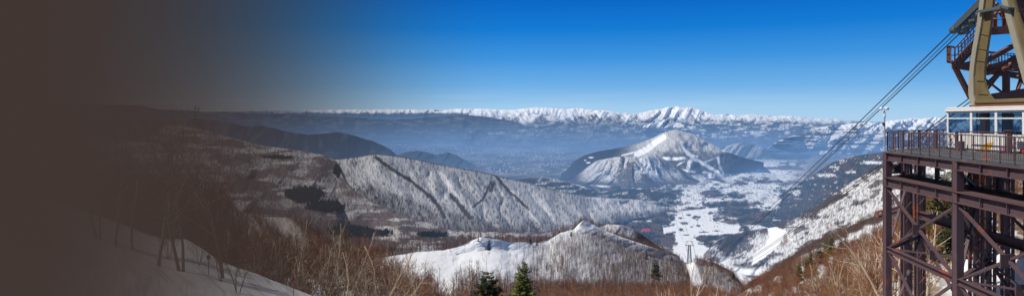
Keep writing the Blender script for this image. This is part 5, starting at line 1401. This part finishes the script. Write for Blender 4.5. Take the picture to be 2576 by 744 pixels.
while n_h < 190:
    c_ = RH.choice(((1880, 478, 70, 10), (1900, 470, 60, 9), (1800, 472, 90, 6), (1770, 508, 50, 8), (1850, 500, 40, 8), (1925, 488, 40, 12), (1740, 495, 40, 8), (1730, 545, 40, 14), (1455, 433, 26, 4), (1795, 540, 25, 12), (1700, 466, 60, 4)))
    px = RH.gauss(c_[0], c_[2] * .6); py = RH.gauss(c_[1], c_[3] * .6)
    if inpoly(np.array([px]), np.array([py]), PISTE)[0] and RH.random() < .9: continue
    if px > 1970 or py < 420: continue
    k = RH.choices(range(6), (3, 2, 3, .7, 1, 4))[0]; lb, rf_, wl_ = kinds[k]; rz = RH.uniform(-.6, .6); sc_ = RH.uniform(.8, 1.5)
    if k not in protos:
        e = house('house', lb, px, py, 13, 10, 6, rz, wl_, rf_, lb.split(' in ')[0].replace('tiny ', '') + 's in the village'); protos[k] = e
    else:
        s_ = protos[k]; e = s_.copy(); C.objects.link(e); d = 1000 * F / (py - HZ); e.location = P(px, py, d); e.rotation_euler = (0, 0, rz)
        for ch in s_.children: q = ch.copy(); C.objects.link(q); q.parent = e
    e.scale = (sc_,) * 3; n_h += 1

# ------------------------------------------------------------------ sky, sun, camera
sc = bpy.context.scene
w = bpy.data.worlds.new('World'); sc.world = w; w.use_nodes = True
nt = w.node_tree; nt.nodes.clear()
SUN_EL, SUN_AZ = math.radians(51), math.radians(-97)          # azimuth clockwise from the viewing direction (+Y)
out = nt.nodes.new('ShaderNodeOutputWorld'); bg = nt.nodes.new('ShaderNodeBackground')
sky = nt.nodes.new('ShaderNodeTexSky'); sky.sky_type = 'NISHITA'; sky.sun_disc = False; sky.sun_elevation = SUN_EL; sky.sun_rotation = SUN_AZ
sky.altitude = 1800; sky.air_density = 1.0; sky.dust_density = 0.3; sky.ozone_density = 2.0
bg.inputs['Strength'].default_value = 0.10
tc = nt.nodes.new('ShaderNodeTexCoord'); sp = nt.nodes.new('ShaderNodeSeparateXYZ'); nt.links.new(tc.outputs['Generated'], sp.inputs[0])
# clear deep-blue mountain sky near the horizon
el = m(nt, 'DIVIDE', sp.outputs['Z'], 0.30, clamp=True)
cr = nt.nodes.new('ShaderNodeValToRGB'); e = cr.color_ramp.elements
stops = [(0.0, (0.42, 0.64, 0.85)), (0.06, (0.35, 0.60, 0.85)), (0.16, (0.165, 0.44, 0.80)), (0.30, (0.05, 0.30, 0.74)), (0.44, (0.008, 0.20, 0.66)), (0.60, (0.003, 0.13, 0.55)), (1.0, (0.004, 0.09, 0.42))]
e[0].position, e[0].color = stops[0][0], (*stops[0][1], 1); e[1].position, e[1].color = stops[-1][0], (*stops[-1][1], 1)
for p_, c_ in stops[1:-1]:
    q = e.new(p_); q.color = (*c_, 1)
nt.links.new(el, cr.inputs[0])
sc10 = nt.nodes.new('ShaderNodeVectorMath'); sc10.operation = 'SCALE'; sc10.inputs['Scale'].default_value = 10.0
nt.links.new(cr.outputs[0], sc10.inputs[0])
blend = nt.nodes.new('ShaderNodeMapRange'); blend.inputs[1].default_value = 0.22; blend.inputs[2].default_value = 0.45
nt.links.new(sp.outputs['Z'], blend.inputs[0])
mx = nt.nodes.new('ShaderNodeMix'); mx.data_type = 'RGBA'
nt.links.new(blend.outputs[0], mx.inputs[0]); nt.links.new(sc10.outputs[0], mx.inputs[6]); nt.links.new(sky.outputs[0], mx.inputs[7])
# brown fade painted into the sky colour towards the left
t = m(nt, 'DIVIDE', sp.outputs['X'], m(nt, 'MAXIMUM', sp.outputs['Y'], 0.02))
fac = m(nt, 'MULTIPLY', t, -1 / 0.70, clamp=True)
fade = brown_ramp(nt, fac)
fade = m(nt, 'MULTIPLY', fade, m(nt, 'GREATER_THAN', sp.outputs['Y'], 0.0))
tb = fade
g1 = nt.nodes.new('ShaderNodeGamma'); g1.inputs[1].default_value = 1 / 2.2; g2 = nt.nodes.new('ShaderNodeGamma'); g2.inputs[1].default_value = 2.2
mg = nt.nodes.new('ShaderNodeMix'); mg.data_type = 'RGBA'
nt.links.new(mx.outputs[2], g1.inputs[0]); nt.links.new(fade, mg.inputs[0]); nt.links.new(g1.outputs[0], mg.inputs[6]); mg.inputs[7].default_value = (*[(10 * v) ** (1 / 2.2) for v in BR], 1)
nt.links.new(mg.outputs[2], g2.inputs[0])
# a breath of thin cloud low over the mountains
mp = nt.nodes.new('ShaderNodeMapping'); mp.inputs['Scale'].default_value = (3.0, 3.0, 60.0); nt.links.new(tc.outputs['Generated'], mp.inputs['Vector'])
cn = nt.nodes.new('ShaderNodeTexNoise'); cn.inputs['Scale'].default_value = 1.6; cn.inputs['Detail'].default_value = 6; nt.links.new(mp.outputs[0], cn.inputs['Vector'])
cf = nt.nodes.new('ShaderNodeMapRange'); cf.inputs[1].default_value = 0.52; cf.inputs[2].default_value = 0.75; cf.inputs[4].default_value = 0.10; nt.links.new(cn.outputs['Fac'], cf.inputs[0])
lo_ = nt.nodes.new('ShaderNodeMapRange'); lo_.inputs[1].default_value = 0.055; lo_.inputs[2].default_value = 0.02; nt.links.new(sp.outputs['Z'], lo_.inputs[0])
cm = m(nt, 'MULTIPLY', m(nt, 'MULTIPLY', cf.outputs[0], lo_.outputs[0]), m(nt, 'SUBTRACT', 1.0, tb))
cl = nt.nodes.new('ShaderNodeMix'); cl.data_type = 'RGBA'; nt.links.new(cm, cl.inputs[0]); cl.inputs[7].default_value = (8.5, 8.8, 9.2, 1)
nt.links.new(g2.outputs[0], cl.inputs[6])
nt.links.new(cl.outputs[2], bg.inputs['Color']); nt.links.new(bg.outputs[0], out.inputs[0])

L_ = bpy.data.lights.new('sun', 'SUN'); L_.energy = 4.2; L_.angle = math.radians(0.5); L_.color = (1.0, 0.95, 0.87)
so = bpy.data.objects.new('sun', L_); C.objects.link(so)
sd = Vector((math.sin(SUN_AZ) * math.cos(SUN_EL), math.cos(SUN_AZ) * math.cos(SUN_EL), math.sin(SUN_EL)))
so.rotation_euler = sd.to_track_quat('Z', 'Y').to_euler()

cam = bpy.data.cameras.new('camera'); co = bpy.data.objects.new('camera', cam); C.objects.link(co)
cam.sensor_width = 36; cam.lens = F / 2576 * 36; cam.shift_y = -(372 - HZ) / 2576
cam.clip_start = 0.5; cam.clip_end = 300000
co.location = (0, 0, 0); co.rotation_euler = (math.radians(90), 0, 0)
sc.camera = co
sc.view_settings.view_transform = 'Standard'; sc.view_settings.look = 'None'; sc.view_settings.exposure = 0
sc.render.engine = 'CYCLES'
sc.cycles.max_bounces = 4; sc.cycles.transparent_max_bounces = 12
